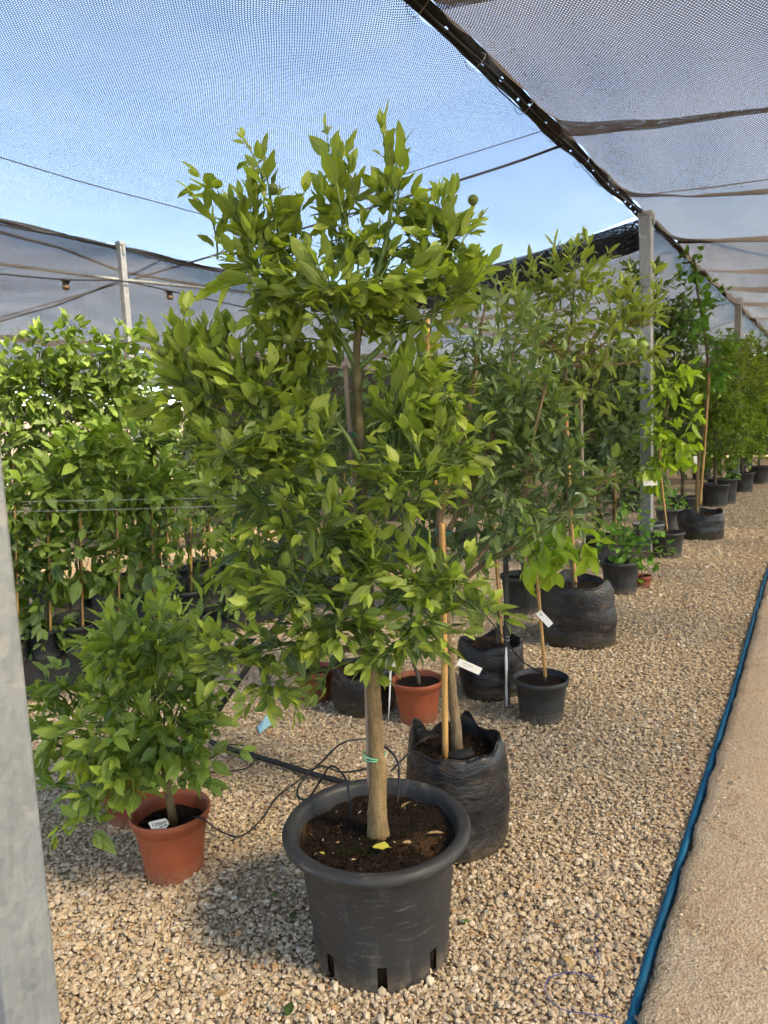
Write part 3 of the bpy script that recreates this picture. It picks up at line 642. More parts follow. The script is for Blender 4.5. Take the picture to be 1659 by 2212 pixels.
# seam along the post line: doubled black cloth with small gaps, wire loops and a cable
def seam(x0, y0, y1, w, label, holes=True, zfun=None, seedv=5):
    t = thing('net_seam', (x0, y0, ROOF), label, 'net seam')
    L = y1-y0; ny = int(L/0.035); nx = 9; r = np.random.default_rng(seedv)
    ysn = np.linspace(0, L, ny); V = []; 
    wl = w*(1+0.25*vnoise(np.c_[ysn, ysn*0, ysn*0], 1.6, seedv)+0.10*vnoise(np.c_[ysn, ysn*0, ysn*0], 12, seedv+1)); wr_ = w*(0.8+0.3*vnoise(np.c_[ysn, ysn*0, ysn*0], 1.3, seedv+2))
    for i in range(ny):
        for j in range(nx):
            s = j/(nx-1); x = -wl[i]+(wl[i]+wr_[i])*s
            V.append((x, ysn[i], -0.035*math.sin(pi*s)-0.012*math.sin(3*pi*s+ysn[i]*4)+(zfun(ysn[i]) if zfun else 0)))
    drop = set()
    if holes:
        yy = 0.3
        while yy < L-0.1:
            i = int(yy/L*(ny-1)); j = r.integers(3, 6); drop.add((i, j)); yy += r.uniform(0.17, 0.5)
        for k in range(8): drop.add((int((L-0.75+0.05*k)/L*(ny-1)), 6)); 
    F = [(i*nx+j, i*nx+j+1, (i+1)*nx+j+1, (i+1)*nx+j) for i in range(ny-1) for j in range(nx-1) if (i, j) not in drop]
    link('folded_cloth', pymesh('folded_cloth', V, F, M['seam'], True), t)
    for dx, rr in ((0.03, 0.008), (-0.025, 0.005)):
        P = [(dx+0.015*sin(3.1*q+dx*90), q, -0.045-0.012*sin(2.3*q)) for q in np.linspace(0, L, 60)]
        tube('cable', P, rr, M['cable'], t, sides=6)
    if holes:
        for k in range(9):
            yy = 0.6+k*0.72+r.uniform(-0.1, 0.1)
            if yy > L-0.2: break
            P = [(0.07*cos(a)+0.01, yy+0.02*sin(2*a), -0.05+0.05*sin(a)) for a in np.linspace(0, 2*pi, 14)]
            tube('wire_loop', P, 0.0022, M['wire_grey'], t, sides=5)
    return t
seam(RX, 1.0, 9.2, 0.072, 'black folded seam with bright gaps running up to the tall post', True, None, 5)
seam(RX+0.05, 9.3, 16.7, 0.05, 'dark net seam running on behind the tall post', False, lambda y: -0.03*math.sin(pi*y/7.4), 6)
seam(LX, -2.0, 12.0, 0.022, 'thin dark net edge crossing the upper left to the pale post', False, None, 7)
seam(RX+0.1, 16.8, 26.0, 0.05, 'farthest dark seam dipping at the right edge', False, lambda y: -0.05*math.sin(pi*y/9.2), 8)

# cables and wires under the nets
def cable(P, r, label, mat='cable', n=0, cat='cable', name='roof_cable'):
    o = tube(name, P, r, M[mat], sides=6, smooth_n=n); return tag(o, label, cat)
cable([(RX, 6.23, ROOF-0.03), (-3.19, 6.44, ROOF-0.03), (-7.4, 6.85, ROOF-0.06), (-12.9, 7.39, ROOF-0.05)], 0.012, 'thick black cable crossing the roof behind the crown', n=4)
cable([(RX, 5.95, ROOF+0.02), (-3.2, 6.0, ROOF-0.0), (-5.0, 6.1, ROOF-0.02)], 0.004, 'thin dark wire just in front of the thick roof cable', n=3)
cable([(-5.56, -1, ROOF-0.02), (-5.56, 3.3, ROOF-0.14), (-5.53, 5.3, ROOF-0.12), (-5.53, 8.9, ROOF-0.05)], 0.005, 'thin wire slanting across the blue net at the upper left', n=4)
cable([(RX+0.1, 6.1, ROOF-0.02), (-0.5, 6.5, ROOF-0.05), (3.5, 7.2, ROOF-0.05)], 0.006, 'thin cable along the upper crease of the right net', n=3)
cable([(RX+0.1, 8.1, ROOF-0.02), (-0.5, 8.4, ROOF-0.06), (3.5, 9.0, ROOF-0.05)], 0.006, 'thin cable along the lower crease of the right net', n=3)
cable([(RX+0.12, 10.5, ROOF-0.03), (-0.9, 11.1, ROOF-0.05), (3.5, 13.0, ROOF-0.05)], 0.03, 'thick black net edge at the end of the right bay', n=3)
cable([onX(0, 570, -8.3), onX(250, 603, -7.75), onX(620, 640, -7.7)], 0.022, 'pale horizontal rail behind the left post', 'zinc', cat='rail', name='roof_rail')
cable([onX(0, 502, -9.5), onX(130, 535, -9.5), onX(265, 588, -9.5), onX(480, 625, -9.5)], 0.02, 'rusty bar seen through the brown net at left', 'lamp_brown', cat='rail', name='rusty_bar')
lw = [onX(-40, 588, -7.2), onX(140, 604, -7.2), onX(262, 607, -7.2), onX(365, 628, -7.2), onX(520, 662, -7.2), onX(640, 690, -7.2)]
cable(lw, 0.009, 'black festoon lighting cable under the left net', n=5, cat='cable', name='festoon_cable')
for k, (a, b) in enumerate(((141, 604), (366, 628))):
    p = onX(a, b, -7.2)
    t = thing('festoon_socket', (p[0], p[1], p[2]-0.11), ['empty festoon lamp socket hanging left of the pale post', 'empty festoon lamp socket hanging right of the pale post'][k], 'lamp socket', 'festoon sockets under the left net')
    lathe('cap', [(0.0, 0.11), (0.05, 0.11), (0.052, 0.09), (0.036, 0.085), (0.036, 0.04)], M['lamp_black'], t, 20)
    lathe('socket', [(0.034, 0.045), (0.04, 0.04), (0.042, 0.02), (0.032, 0.0), (0.026, 0.0), (0.024, 0.03), (0.0, 0.03)], M['lamp_brown'], t, 20)

def curtain(p0, p1, label, h=3.75):
    n_ = 60; tt = np.linspace(0, 1, n_); V = []
    for zf in np.linspace(0, 1, 12):
        w_ = 0.06*np.sin(tt*40+zf*2)+0.04*np.sin(tt*93); V.append(np.c_[p0[0]+(p1[0]-p0[0])*tt, p0[1]+(p1[1]-p0[1])*tt+w_*(1-zf*0.6), np.full(n_, 0.03+zf*h)])
    V = np.vstack(V); i, j = np.meshgrid(np.arange(11), np.arange(n_-1), indexing='ij'); Q = np.stack([i*n_+j, i*n_+j+1, (i+1)*n_+j+1, (i+1)*n_+j], -1).reshape(-1, 4)
    UV = np.c_[np.tile(tt, 12)*math.hypot(p1[0]-p0[0], p1[1]-p0[1]), V[:, 2]]
    o = link('side_net', arrmesh('side_net', np.vstack([V, V+[0.006, 0.006, 0]]), None, np.vstack([Q, Q+len(V)]), M['net_far'], True, None, np.vstack([UV, UV]))); return tag(o, label, 'side net')
curtain((-13.3, 12.0), (-13.3, 30.5), 'grey net side wall far behind the big tree')
curtain((-13.3, 30.5), (5, 30.5), 'grey net end wall far down the aisle')
# pale wall and low white tunnel beyond the block
bt = thing('low_building', (-24, 14, 0), 'pale rendered building with a white roof edge beyond the left block', 'building')
for (c, sx, sy, sz, nm, mt) in (((0, -14, 1.4), 0.4, 44, 2.8, 'wall', 'wall'), ((0.1, -14, 3.0), 0.9, 45, 0.4, 'roof_edge', 'wall_white'), ((0.22, -9, 1.2), 0.06, 2.2, 2.0, 'door', 'wall_white')):
    v, q = box_arr(c, sx, sy, sz); link(nm, pymesh(nm, v, q.tolist(), M[mt], False), bt)

# ================================================================== PLANTS: leaves
def leaf_base(width, droop, fold, wave=0.0, twist=0.0, rows=6, tipness=1.0, petiole=0.12):
    """unit leaf along +Y, upper side +Z"""
    ts = {6: [0.0, 0.14, 0.34, 0.58, 0.82, 1.0], 4: [0.0, 0.22, 0.62, 1.0], 3: [0.0, 0.45, 1.0]}[rows]
    V = [(-0.012, -petiole, 0.0), (0.012, -petiole, 0.0)]; UV = [(0.48, 0), (0.52, 0)]
    for i, t in enumerate(ts):
        w = width*0.5*(math.sin(pi*min(1, t**0.82*0.93+0.05))**(0.85))*(1-0.28*tipness*max(0, t-0.7)/0.3)
        if i == 0: w = 0.014
        if i == len(ts)-1: w = 0.0
        y = t*(1-0.12*abs(droop)*t); zz = -droop*t*t*0.5
        zw = wave*math.sin(i*2.4)*w
        a = twist*t
        for s in ((-1, 0, 1) if w > 0 else (0,)):
            x, z_ = s*w*(1-0.25*fold), abs(s)*w*fold+(zw*s if s else 0)
            V.append((x*cos(a)-z_*sin(a), y, zz+x*sin(a)+z_*cos(a))); UV.append((0.5+0.5*s, max(0.0, t)))
    T, Q = [], []
    Q.append((0, 1, 4, 2)) if False else None
    T += [(0, 1, 3), (0, 3, 2), (1, 4, 3)]
    for i in range(len(ts)-2):
        a = 2+3*i; b = a+3
        if i < len(ts)-2:
            Q += [(a, a+1, b+1, b), (a+1, a+2, b+2, b+1)]
    a = 2+3*(len(ts)-2); tip = a+3; T += [(a, a+1, tip), (a+1, a+2, tip)]
    return np.array(V), np.array(T), np.array(Q).reshape(-1, 4), np.array(UV)
def leaf_set(width, rows=6, wavy=0.25, fold=0.35, droop=0.35, n=8, seed=1, tip=1.0):
    r = np.random.default_rng(seed); out = []
    for k in range(n):
        out.append(leaf_base(width*r.uniform(0.72, 1.22), r.uniform(-0.3, 1.3)*droop, r.uniform(0.05, 1.3)*fold, r.uniform(-0.8, 0.8)*wavy, r.uniform(-0.6, 0.6), rows, tip*r.uniform(0.0, 0.8)))
    return out
SETS = {
    'citrus': leaf_set(0.49, 6, 0.26, 0.38, 0.5, 18, 1), 'narrow': leaf_set(0.35, 6, 0.28, 0.4, 0.6, 16, 2), 'broad': leaf_set(0.58, 6, 0.3, 0.3, 0.6, 10, 3),
    'crinkled': leaf_set(0.62, 6, 0.55, 0.3, 0.8, 8, 4), 'mid': leaf_set(0.44, 4, 0.25, 0.4, 0.5, 8, 5), 'small': leaf_set(0.5, 3, 0.2, 0.4, 0.4, 6, 6), 'vine': leaf_set(0.85, 4, 0.5, 0.2, 0.5, 8, 7), 'midbroad': leaf_set(0.55, 4, 0.3, 0.35, 0.6, 8, 8),
}
_leafmesh = {}
def leaf_object_mesh(setname, var, tone, mat):
    tb = int(np.clip(round(tone*6), 0, 6)); key = (setname, var, tb, mat.name)
    if key not in _leafmesh:
        v, t, q, uv = SETS[setname][var]
        _leafmesh[key] = arrmesh('leaf', v, t, q, mat, True, {'tone': np.full(len(v), tb/6)}, uv)
    return _leafmesh[key]
def bezier(P0, P1, P2, ts):
    ts = np.asarray(ts)[:, None]; return (1-ts)**2*P0+2*(1-ts)*ts*P1+ts**2*P2
def unit(v): return v/(np.linalg.norm(v, axis=-1, keepdims=True)+1e-12)

class Crown:
    def __init__(s, setname, mat, size, rng):
        s.set, s.mat, s.size, s.rng = setname, mat, size, rng
        s.P, s.D, s.N, s.S, s.T = [], [], [], [], []
        s.twigs = []; s.res = 8
    def leaves_on(s, pts, spacing, L, ang=(30, 62), droop=0.15, tone=0.3, young=0.45, size=None, tuft=2):
        r = s.rng; size = size or s.size
        seg = np.linalg.norm(np.diff(pts, axis=0), axis=1); cum = np.r_[0, np.cumsum(seg)]; tot = cum[-1]
        st = max(0.02, tot-L); n = max(2, int((tot-st)/spacing)); q = np.linspace(st, tot, n)+r.normal(0, spacing*0.15, n); q = np.clip(q, 0, tot)
        q = np.r_[q, np.full(tuft, tot)]; n = len(q)
        pos = np.stack([np.interp(q, cum, pts[:, k]) for k in range(3)], 1)
        tg = np.gradient(pts, axis=0); tan = unit(np.stack([np.interp(q, cum, tg[:, k]) for k in range(3)], 1))
        a = unit(np.cross(tan, np.array([0.31, 0.2, 0.93]))); b = np.cross(tan, a)
        az = np.arange(n)*2.4+r.uniform(0, 6.28)+r.normal(0, 0.3, n)
        frac = np.clip((q-st)/max(tot-st, 1e-3), 0, 1)
        al = np.radians(r.uniform(*ang, n)); al = np.where(frac > 0.97, al*0.45, al*(1-0.25*frac))
        rad = np.cos(az)[:, None]*a+np.sin(az)[:, None]*b
        d = np.cos(al)[:, None]*tan+np.sin(al)[:, None]*rad
        d[:, 2] -= droop*r.uniform(0, 1.6, n); d = unit(d)
        nrm = tan*0.7+np.array([0, 0, 0.65])+r.normal(0, 0.4, (n, 3)); nrm = unit(nrm-d*np.sum(nrm*d, 1)[:, None])
        sz = size*(0.34+0.98*r.beta(1.6, 1.6, n))*np.where(frac > 0.9, 0.72, 1.0)
        tn = np.clip(tone+young*frac**3+r.normal(0, 0.13, n)+np.where(r.random(n) < 0.06, 0.45, 0.0), 0, 1)
        s.P.append(pos+d*0.012); s.D.append(d); s.N.append(nrm); s.S.append(sz); s.T.append(tn)
    def lobe(s, C, R, root, n, hubs=4, up=0.6, L=0.28, spacing=0.024, tone=0.25, young=0.5, ang=(28, 60), droop=0.15, size=None, rr=(0.45, 1.0), br=0.006, tuft=2, zbias=0.0):
        r = s.rng; C = np.asarray(C, float); root = np.asarray(root, float)
        ax = np.stack([RGT0, HF, [0, 0, 1.0]]); R = np.asarray(R, float)[[0, 2, 1]]
        H = []
        for k in range(max(1, hubs)):
            d = unit(r.normal(0, 1, 3)); h = C+((d*r.uniform(0.15, 0.62)*R)@ax)-np.array([0, 0, 0.18*R[2]*up])
            mid = (root+h)/2+np.array([0, 0, -0.12*np.linalg.norm(h-root)*up])+r.normal(0, 0.02, 3)
            pts = bezier(root, mid, h, np.linspace(0, 1, 7)); s.twigs.append((pts, np.linspace(br, br*0.5, 7))); H.append((h, unit(h-mid)))
        hp_ = np.array([h for h, _ in H])
        for k in range(n):
            d = unit(r.normal(0, 1, 3)); d[2] += zbias; d = unit(d)
            E_ = C+((d*(r.uniform(*rr)**0.6)*R)@ax)
            want = E_-np.array([0, 0, 1.0])*L*up*0.8
            j = int(np.argmin(np.linalg.norm(hp_-want, axis=1)+r.uniform(0, 0.1, len(hp_)))); h, hd = H[j]
            dist = np.linalg.norm(E_-h); mid = h+(E_-h)*0.5+hd*dist*0.12-np.array([0, 0, 1.0])*dist*0.22*up+r.normal(0, 0.03*dist, 3)
            pts = bezier(h, mid, E_, np.linspace(0, 1, s.res)); s.twigs.append((pts, np.linspace(br*0.5, br*0.2, s.res)))
            s.leaves_on(pts, spacing, L*r.uniform(0.75, 1.25), ang, droop, np.clip(tone+r.normal(0, 0.1), 0, 1), young*r.uniform(0.4, 1.2), size, tuft)
    def shoot(s, pts, spacing, L, **kw):
        br = kw.pop('br', 0.004); s.twigs.append((pts, np.linspace(br, br*0.4, len(pts)))); s.leaves_on(pts, spacing, L, **kw)
    def build(s, root_obj, base, n_obj=0, twig_mat=None, sides=4, clear=None):
        P, D, N = np.vstack(s.P), np.vstack(s.D), np.vstack(s.N); S, T = np.concatenate(s.S), np.concatenate(s.T)
        keep = (P[:, 2] > 0.05) & (P[:, 2] < ROOF-0.12); P, D, N, S, T = P[keep], D[keep], N[keep], S[keep], T[keep]
        if clear:
            tipp = P+D*S[:, None]*0.8; bad = np.zeros(len(P), bool)
            for q in (P, (P+tipp)/2, tipp):
                w = q-EYE; zz = w@FWD; xx = PW/2+PF*(w@RGT)/zz; yy = PH/2-PF*(w@UPV)/zz
                for c_ in clear: bad |= (xx > c_[0]) & (xx < c_[2]) & (yy > c_[1]) & (yy < c_[3]) & (zz < c_[4])
            P, D, N, S, T = P[~bad], D[~bad], N[~bad], S[~bad], T[~bad]
        n = len(P); X = np.cross(D, N); base = np.asarray(base, float)
        variants = SETS[s.set]; var = s.rng.integers(0, len(variants), n)
        # leaves that show largest: big, near, in front of the crown, inside the frame
        dep = (P-EYE)@FWD; vis = in_view(P, -5, -5)
        front = dep-np.median(dep)
        score = S/np.maximum(dep, 0.3)*np.exp(-front*2.5)*np.where(vis, 1, 0.01)
        pick = np.argsort(-score)[:n_obj]; isobj = np.zeros(n, bool); isobj[pick] = True
        VV, TT, QQ, UV, TN, k = [], [], [], [], [], 0
        for vi, (v, t, q, uv) in enumerate(variants):
            m_ = (var == vi) & ~isobj
            if not m_.any(): continue
            A = np.stack([X[m_], D[m_], N[m_]], 1)*S[m_][:, None, None]
            w = np.einsum('kc,ncj->nkj', v, A)+(P[m_]-base)[:, None]
            c = m_.sum(); nv = len(v); o_ = (np.arange(c)*nv+k)[:, None, None]
            VV.append(w.reshape(-1, 3)); TT.append((t[None]+o_).reshape(-1, 3)); QQ.append((q[None]+o_).reshape(-1, 4)); UV.append(np.tile(uv, (c, 1))); TN.append(np.repeat(T[m_], nv)); k += c*nv
        crown = None
        if VV:
            crown = link('crown', arrmesh('crown', np.vstack(VV), np.vstack(TT), np.vstack(QQ), s.mat, True, {'tone': np.concatenate(TN)}, np.vstack(UV)), root_obj)
            crown['kind'] = 'stuff'
        else:
            crown = bpy.data.objects.new('crown', None); col.objects.link(crown); crown.parent = root_obj
        for i in pick:
            o = link('leaf', leaf_object_mesh(s.set, int(var[i]), T[i], s.mat), crown)
            p = P[i]-base; a, b, c = X[i]*S[i], D[i]*S[i], N[i]*S[i]
            o.matrix_basis = Matrix(((a[0], b[0], c[0], p[0]), (a[1], b[1], c[1], p[1]), (a[2], b[2], c[2], p[2]), (0, 0, 0, 1)))
        if s.twigs:
            acc = Acc()
            for pts, rad in s.twigs: acc.tube(pts, rad, sides)
            link('twigs', acc.mesh('twigs', twig_mat or M['twig'], base), root_obj)
        return crown, n

# ================================================================== PLANTS: pots, bags, soil
def soil_disc(r, zc, parent, seed=0, bump=0.012, nr=14, na=48, loc=(0, 0, 0), name='soil'):
    V = [(0, 0, zc)]; F = []
    for i in range(1, nr+1):
        for j in range(na):
            a = 2*pi*j/na; rr = r*i/nr; V.append((rr*cos(a), rr*sin(a), zc))
    V = np.array(V); V[:, 2] += bump*vnoise(V, 14, seed)+bump*0.6*vnoise(V, 40, seed+1)
    for j in range(na): F.append((0, 1+j, 1+(j+1) % na))
    for i in range(nr-1):
        for j in range(na): F.append((1+i*na+j, 1+(i+1)*na+j, 1+(i+1)*na+(j+1) % na, 1+i*na+(j+1) % na))
    return link(name, pymesh(name, V, F, M['soil'], True), parent, loc)
def round_pot(parent, rt, rb, h, mat, style='roll', soil_z=None, seg=56, slots=0, seed=0):
    w = max(0.004, rt*0.018); rr = rt*0.075
    if style == 'roll':      # rolled rim
        ring = [(rt-rr+rr*cos(a), h-rr+rr*sin(a)*0.9) for a in np.radians([-95, -60, -25, 10, 45, 80, 110, 145, 175])]
        prof = [(0.0, 0.006), (rb-0.01, 0.006), (rb, 0.0), (rb+w, 0.004), (rb+(rt*0.835-rb)*0.2, h*0.215), (rb+(rt*0.835-rb)*0.45, h*0.45), (rb+(rt*0.835-rb)*0.75, h*0.72), (rt*0.85, h-rr*2.3)]+ring+[(rt-rr*2.1, h-rr*1.6), (rt*0.825-w, h-rr*3), (rb-w+(rt*0.825-rb)*0.5, h*0.5)]
    elif style == 'band':    # plastic flower pot: tall collar under a thin rim
        prof = [(0.0, 0.006), (rb-0.01, 0.006), (rb, 0.0), (rb+w, 0.005), (rb+(rt*0.87-rb)*0.5, h*0.4), (rt*0.885, h*0.77), (rt*0.9, h*0.785), (rt*0.92, h*0.79), (rt*0.945, h-0.03), (rt*0.99, h-0.024), (rt, h-0.014), (rt, h-0.004), (rt*0.985, h), (rt*0.95, h-0.002), (rt*0.915, h-0.025), (rt*0.89, h*0.8), (rb-w+(rt*0.87-rb)*0.5, h*0.45)]
    else:                    # plain nursery pot with thin lip
        prof = [(0.0, 0.006), (rb-0.01, 0.006), (rb, 0.0), (rb+w, 0.01), (rb+(rt*0.92-rb)*0.5, h*0.5), (rt*0.925, h-0.035), (rt*0.99, h-0.03), (rt, h-0.02), (rt, h-0.003), (rt*0.98, h), (rt*0.95, h-0.004), (rt*0.9, h-0.05), (rb-w+(rt*0.9-rb)*0.5, h*0.5)]
    skip = None
    if slots:
        wdt = 2
        def skip(i, j):
            q = (j+slot_off) % (seg//slots)
            return prof[i][1] < h*0.18 and prof[i+1][1] < h*0.23 and i in (3,) and q < wdt
        slot_off = 4
    p = lathe('pot', prof, mat, parent, seg, skip, wob=0.004)
    sz = soil_z if soil_z is not None else h*0.86
    zz = np.array([q[1] for q in prof[-4:]]); r_s = rb+(rt*0.84-rb)*(sz/h) if style == 'roll' else rb+(rt*0.87-rb)*(sz/h)
    if slots: lathe('root_ball', [(0, 0.012), (rb-0.006, 0.012), (rb+(rt*0.8-rb)*0.25-0.004, h*0.25)], M['root'], parent, 40, wob=0.01)
    soil_disc(r_s+0.004, sz, parent, seed, bump=min(0.012, rt*0.04), nr=14 if seg > 50 else 5, na=48 if seg > 50 else 22)
    return p
def grow_bag(parent, rt, rb, h, mat, soil_z, seed=0, ears=0.06, seg=72, rim_low=0.0, lean=0.0, peaks=None):
    r = np.random.default_rng(seed); rings = 22; V = []; F = []
    ph_ = r.uniform(0, 6.28, 6); a = np.arange(seg)*2*pi/seg
    rimz = h+ears*(0.6*np.sin(a*2+ph_[0])+0.5*np.sin(3*a+ph_[1])+0.35*np.sin(5*a+ph_[2]))-rim_low*np.cos(a-(-pi/2-YAW*0+0.2))
    if peaks:
        rimz = np.full(seg, h)+0.004*np.sin(9*a+ph_[0])
        for ang_, hh, ww in peaks:
            dd = (a-radians(ang_)+pi) % (2*pi)-pi; rimz = rimz+hh*np.clip(1.25-np.abs(dd)/ww, 0, 1)
    def rad(t, k):
        base = rb+(rt-rb)*t; bulge = 0.010*np.sin(pi*t)*rt/0.2
        wr = 0.008*np.sin(3*a+ph_[3]+t*2)+0.0035*np.sin(2*a+ph_[4]+4*t)+0.003*np.sin(7*a+ph_[5]-t*4)+0.0022*np.sin(15*t+2.3*np.sin(a+ph_[2])+a)+0.0012*np.sin(34*t+3*np.sin(a+ph_[1]))+0.006*(np.abs(np.sin(4.5*a+ph_[2]+2*t))-0.6)*np.clip((t-0.55)/0.45, 0, 1)-0.004*np.exp(-((t-0.3-0.06*np.sin(a+ph_[0]))/0.02)**2)-0.004*np.exp(-((t-0.62-0.08*np.sin(a*2+ph_[3]))/0.018)**2)
        return base+bulge+wr*rt/0.2
    for k in range(rings):
        t = k/(rings-1); z_ = rimz*t; rr = rad(t, k)
        if k == 0: rr = rr*0.97
        if t > 0.9: rr = rr*(1-0.05*(t-0.9)/0.1)
        rr = rr*(1+0.015*vnoise(np.c_[np.cos(a)*3, np.sin(a)*3, np.full(seg, t*5)], 1.0, seed+5))
        for j in range(seg): V.append((rr[j]*cos(a[j])+lean*t, rr[j]*sin(a[j]), z_[j]))
    for k in range(8):       # inside of the bag, folding down to the soil
        t = k/7; z_ = rimz*(1-t)+(soil_z-0.02)*t; rr = rad(0.95, 0)*(0.945-0.03*t-0.03*np.sin(5*a+ph_[0])*t)
        for j in range(seg): V.append((rr[j]*cos(a[j])+lean, rr[j]*sin(a[j]), z_[j]-0.004))
    for i in range(rings+8-1):
        for j in range(seg): F.append((i*seg+j, i*seg+(j+1) % seg, (i+1)*seg+(j+1) % seg, (i+1)*seg+j))
    F.append(tuple(reversed(range(seg))))
    b = link('grow_bag', pymesh('grow_bag', V, F, mat, True), parent)
    soil_disc(rt*0.96, soil_z, parent, seed, 0.012, loc=(lean, 0, 0))
    return b
def crumbs(parent, r, z_, n, seed, name='soil_crumbs', size=(0.003, 0.008)):
    rg = np.random.default_rng(seed); rad = r*np.sqrt(rg.random(n)); a = rg.uniform(0, 6.28, n)
    v, f, t = stones(np.c_[rad*np.cos(a), rad*np.sin(a)], np.full(n, z_), rg.uniform(*size, n), oct_v, oct_f)
    o = link(name, arrmesh(name, v, f, None, M['root'], False), parent); o['kind'] = 'stuff'; return o
def cane(parent, base, P, r, mat='bamboo', nodes=0.22, name='stake'):
    P = np.asarray(P, float); L = np.linalg.norm(P[-1]-P[0]); k = max(6, int(L/0.02)); t = np.linspace(0, 1, k)
    cum = np.r_[0, np.cumsum(np.linalg.norm(np.diff(P, axis=0), axis=1))]; cum /= cum[-1]
    Q = np.stack([np.interp(t, cum, P[:, i]) for i in range(3)], 1)
    ph0 = RNG.uniform(0, nodes); s_ = (t*L+ph0) % nodes
    R = r*(1+0.13*np.exp(-((s_-nodes/2)/0.008)**2)-0.06*np.exp(-((s_-nodes/2-0.012)/0.006)**2)); R = R*np.linspace(1, 0.9, k)
    return tube(name, Q, R, M[mat], parent, base, 10)
def tie(parent, base, p, r, mat='tape_dark', name='tie', turns=2, h=0.012):
    a = np.linspace(0, 2*pi*turns, 14*turns); P = np.c_[p[0]+r*np.cos(a), p[1]+r*np.sin(a), p[2]+h*np.sin(a*0.5)*0.6+0.002*np.sin(3*a)]
    return tube(name, P, 0.0022, M[mat], parent, base, 5)
def fruit(parent, p, r, mat='fruit'):
    prof = [(0.0, -r), (r*0.35, -r*0.94), (r*0.7, -r*0.7), (r*0.95, -r*0.3), (r, 0.05*r), (r*0.9, r*0.45), (r*0.62, r*0.78), (r*0.25, r*0.95), (0.0, r*0.93)]
    return lathe('fruit', prof, M[mat], parent, 16, wob=0.02, loc=p)

def AP(base, px, py, off=0.0):
    """point seen at (px, py) on the upright plane through a plant's base that faces the viewer"""
    d = ray(px, py); return EYE+d*((base[0]*HF[0]+base[1]*HF[1]+off)/(d@HF))
def lob(base, cx, cy_, rx, ry, dz=0.0, dr=0.75):
    """crown lobe measured in the photograph at the plant's distance: centre and radii in metres"""
    c = AP(base, cx, cy_, dz); k = depth_of(c)/PF
    return c, (rx*k, ry*k, max(rx, ry*0.7)*k*dr)

# ================================================================== the big citrus tree
B = np.array([-1.175, 1.69, 0.0])
T1 = thing('potted_citrus_tree', B, 'tall bushy citrus tree in a large black pot at the centre of the photo', 'potted tree')
def main_slots(): pass
round_pot(T1, 0.288, 0.205, 0.412, M['pot_black'], 'roll', 0.362, 96, slots=8, seed=3)
crumbs(T1, 0.225, 0.368, 900, 5)
def litter(parent, r, z_, n, seed, mat, name, size):
    rg = np.random.default_rng(seed); rad = r*np.sqrt(rg.random(n)); a_ = rg.uniform(0, 6.28, n)
    v, f, t = stones(np.c_[rad*np.cos(a_), rad*np.sin(a_)], np.full(n, z_), rg.uniform(*size, n), oct_v*[1.6, 0.6, 0.25], oct_f)
    o = link(name, arrmesh(name, v, f, None, mat, False, {'tone': t}), parent); o['kind'] = 'stuff'
litter(T1, 0.22, 0.370, 16, 15, M['leaf_dry'], 'leaf_litter', (0.004, 0.012)); litter(T1, 0.2, 0.372, 26, 16, M['stone'], 'grit', (0.003, 0.007))
rgm = np.random.default_rng(18); mv, mf, k_ = [], [], 0
for (mx_, my_, mr_, nn_) in ((0.02, -0.07, 0.045, 120), (0.09, 0.03, 0.05, 110), (-0.03, -0.12, 0.035, 70)):
    for q in range(nn_):
        rr_, aa_ = mr_*math.sqrt(rgm.random()), rgm.uniform(0, 6.28); p_ = np.array([mx_+rr_*cos(aa_), my_+rr_*sin(aa_), 0.366]); d_ = rgm.normal(0, 0.004, 3); mv += [p_+[0.002, 0, 0], p_-[0.002, 0, 0], p_+[d_[0], d_[1], 0.005+abs(d_[2])]]; mf.append((k_, k_+1, k_+2)); k_ += 3
mo = link('moss', pymesh('moss', mv, mf, M['moss'], False), T1); mo['kind'] = 'stuff'
def tr(pxs, base=B, off=0.0): return np.array([AP(base, a, b, off) for a, b in pxs])
tp = tr([(816, 1795), (815, 1760), (817, 1690), (813, 1600), (808, 1500), (802, 1400), (793, 1250), (785, 1120), (780, 1000), (773, 880), (770, 780), (775, 715), (790, 660)])
tp[0][2] = 0.34
trad = [0.040, 0.030, 0.0262, 0.0215, 0.0208, 0.0198, 0.018, 0.0165, 0.015, 0.0135, 0.012, 0.010, 0.008]
trunk1 = tube('trunk', tp, trad, M['trunk'], T1, B, 20, 10, 0.0004)
for q in trunk1.data.vertices:
    f_ = 1+0.05*sin(q.co.z*37)*sin(q.co.z*11+1)+0.03*sin(q.co.x*180+q.co.z*25); c_ = tp[:, :2]-B[:2]; zc_ = tp[:, 2]; cx_ = np.interp(q.co.z, zc_, c_[:, 0]); cy__ = np.interp(q.co.z, zc_, c_[:, 1]); q.co.x = cx_+(q.co.x-cx_)*f_; q.co.y = cy__+(q.co.y-cy__)*f_
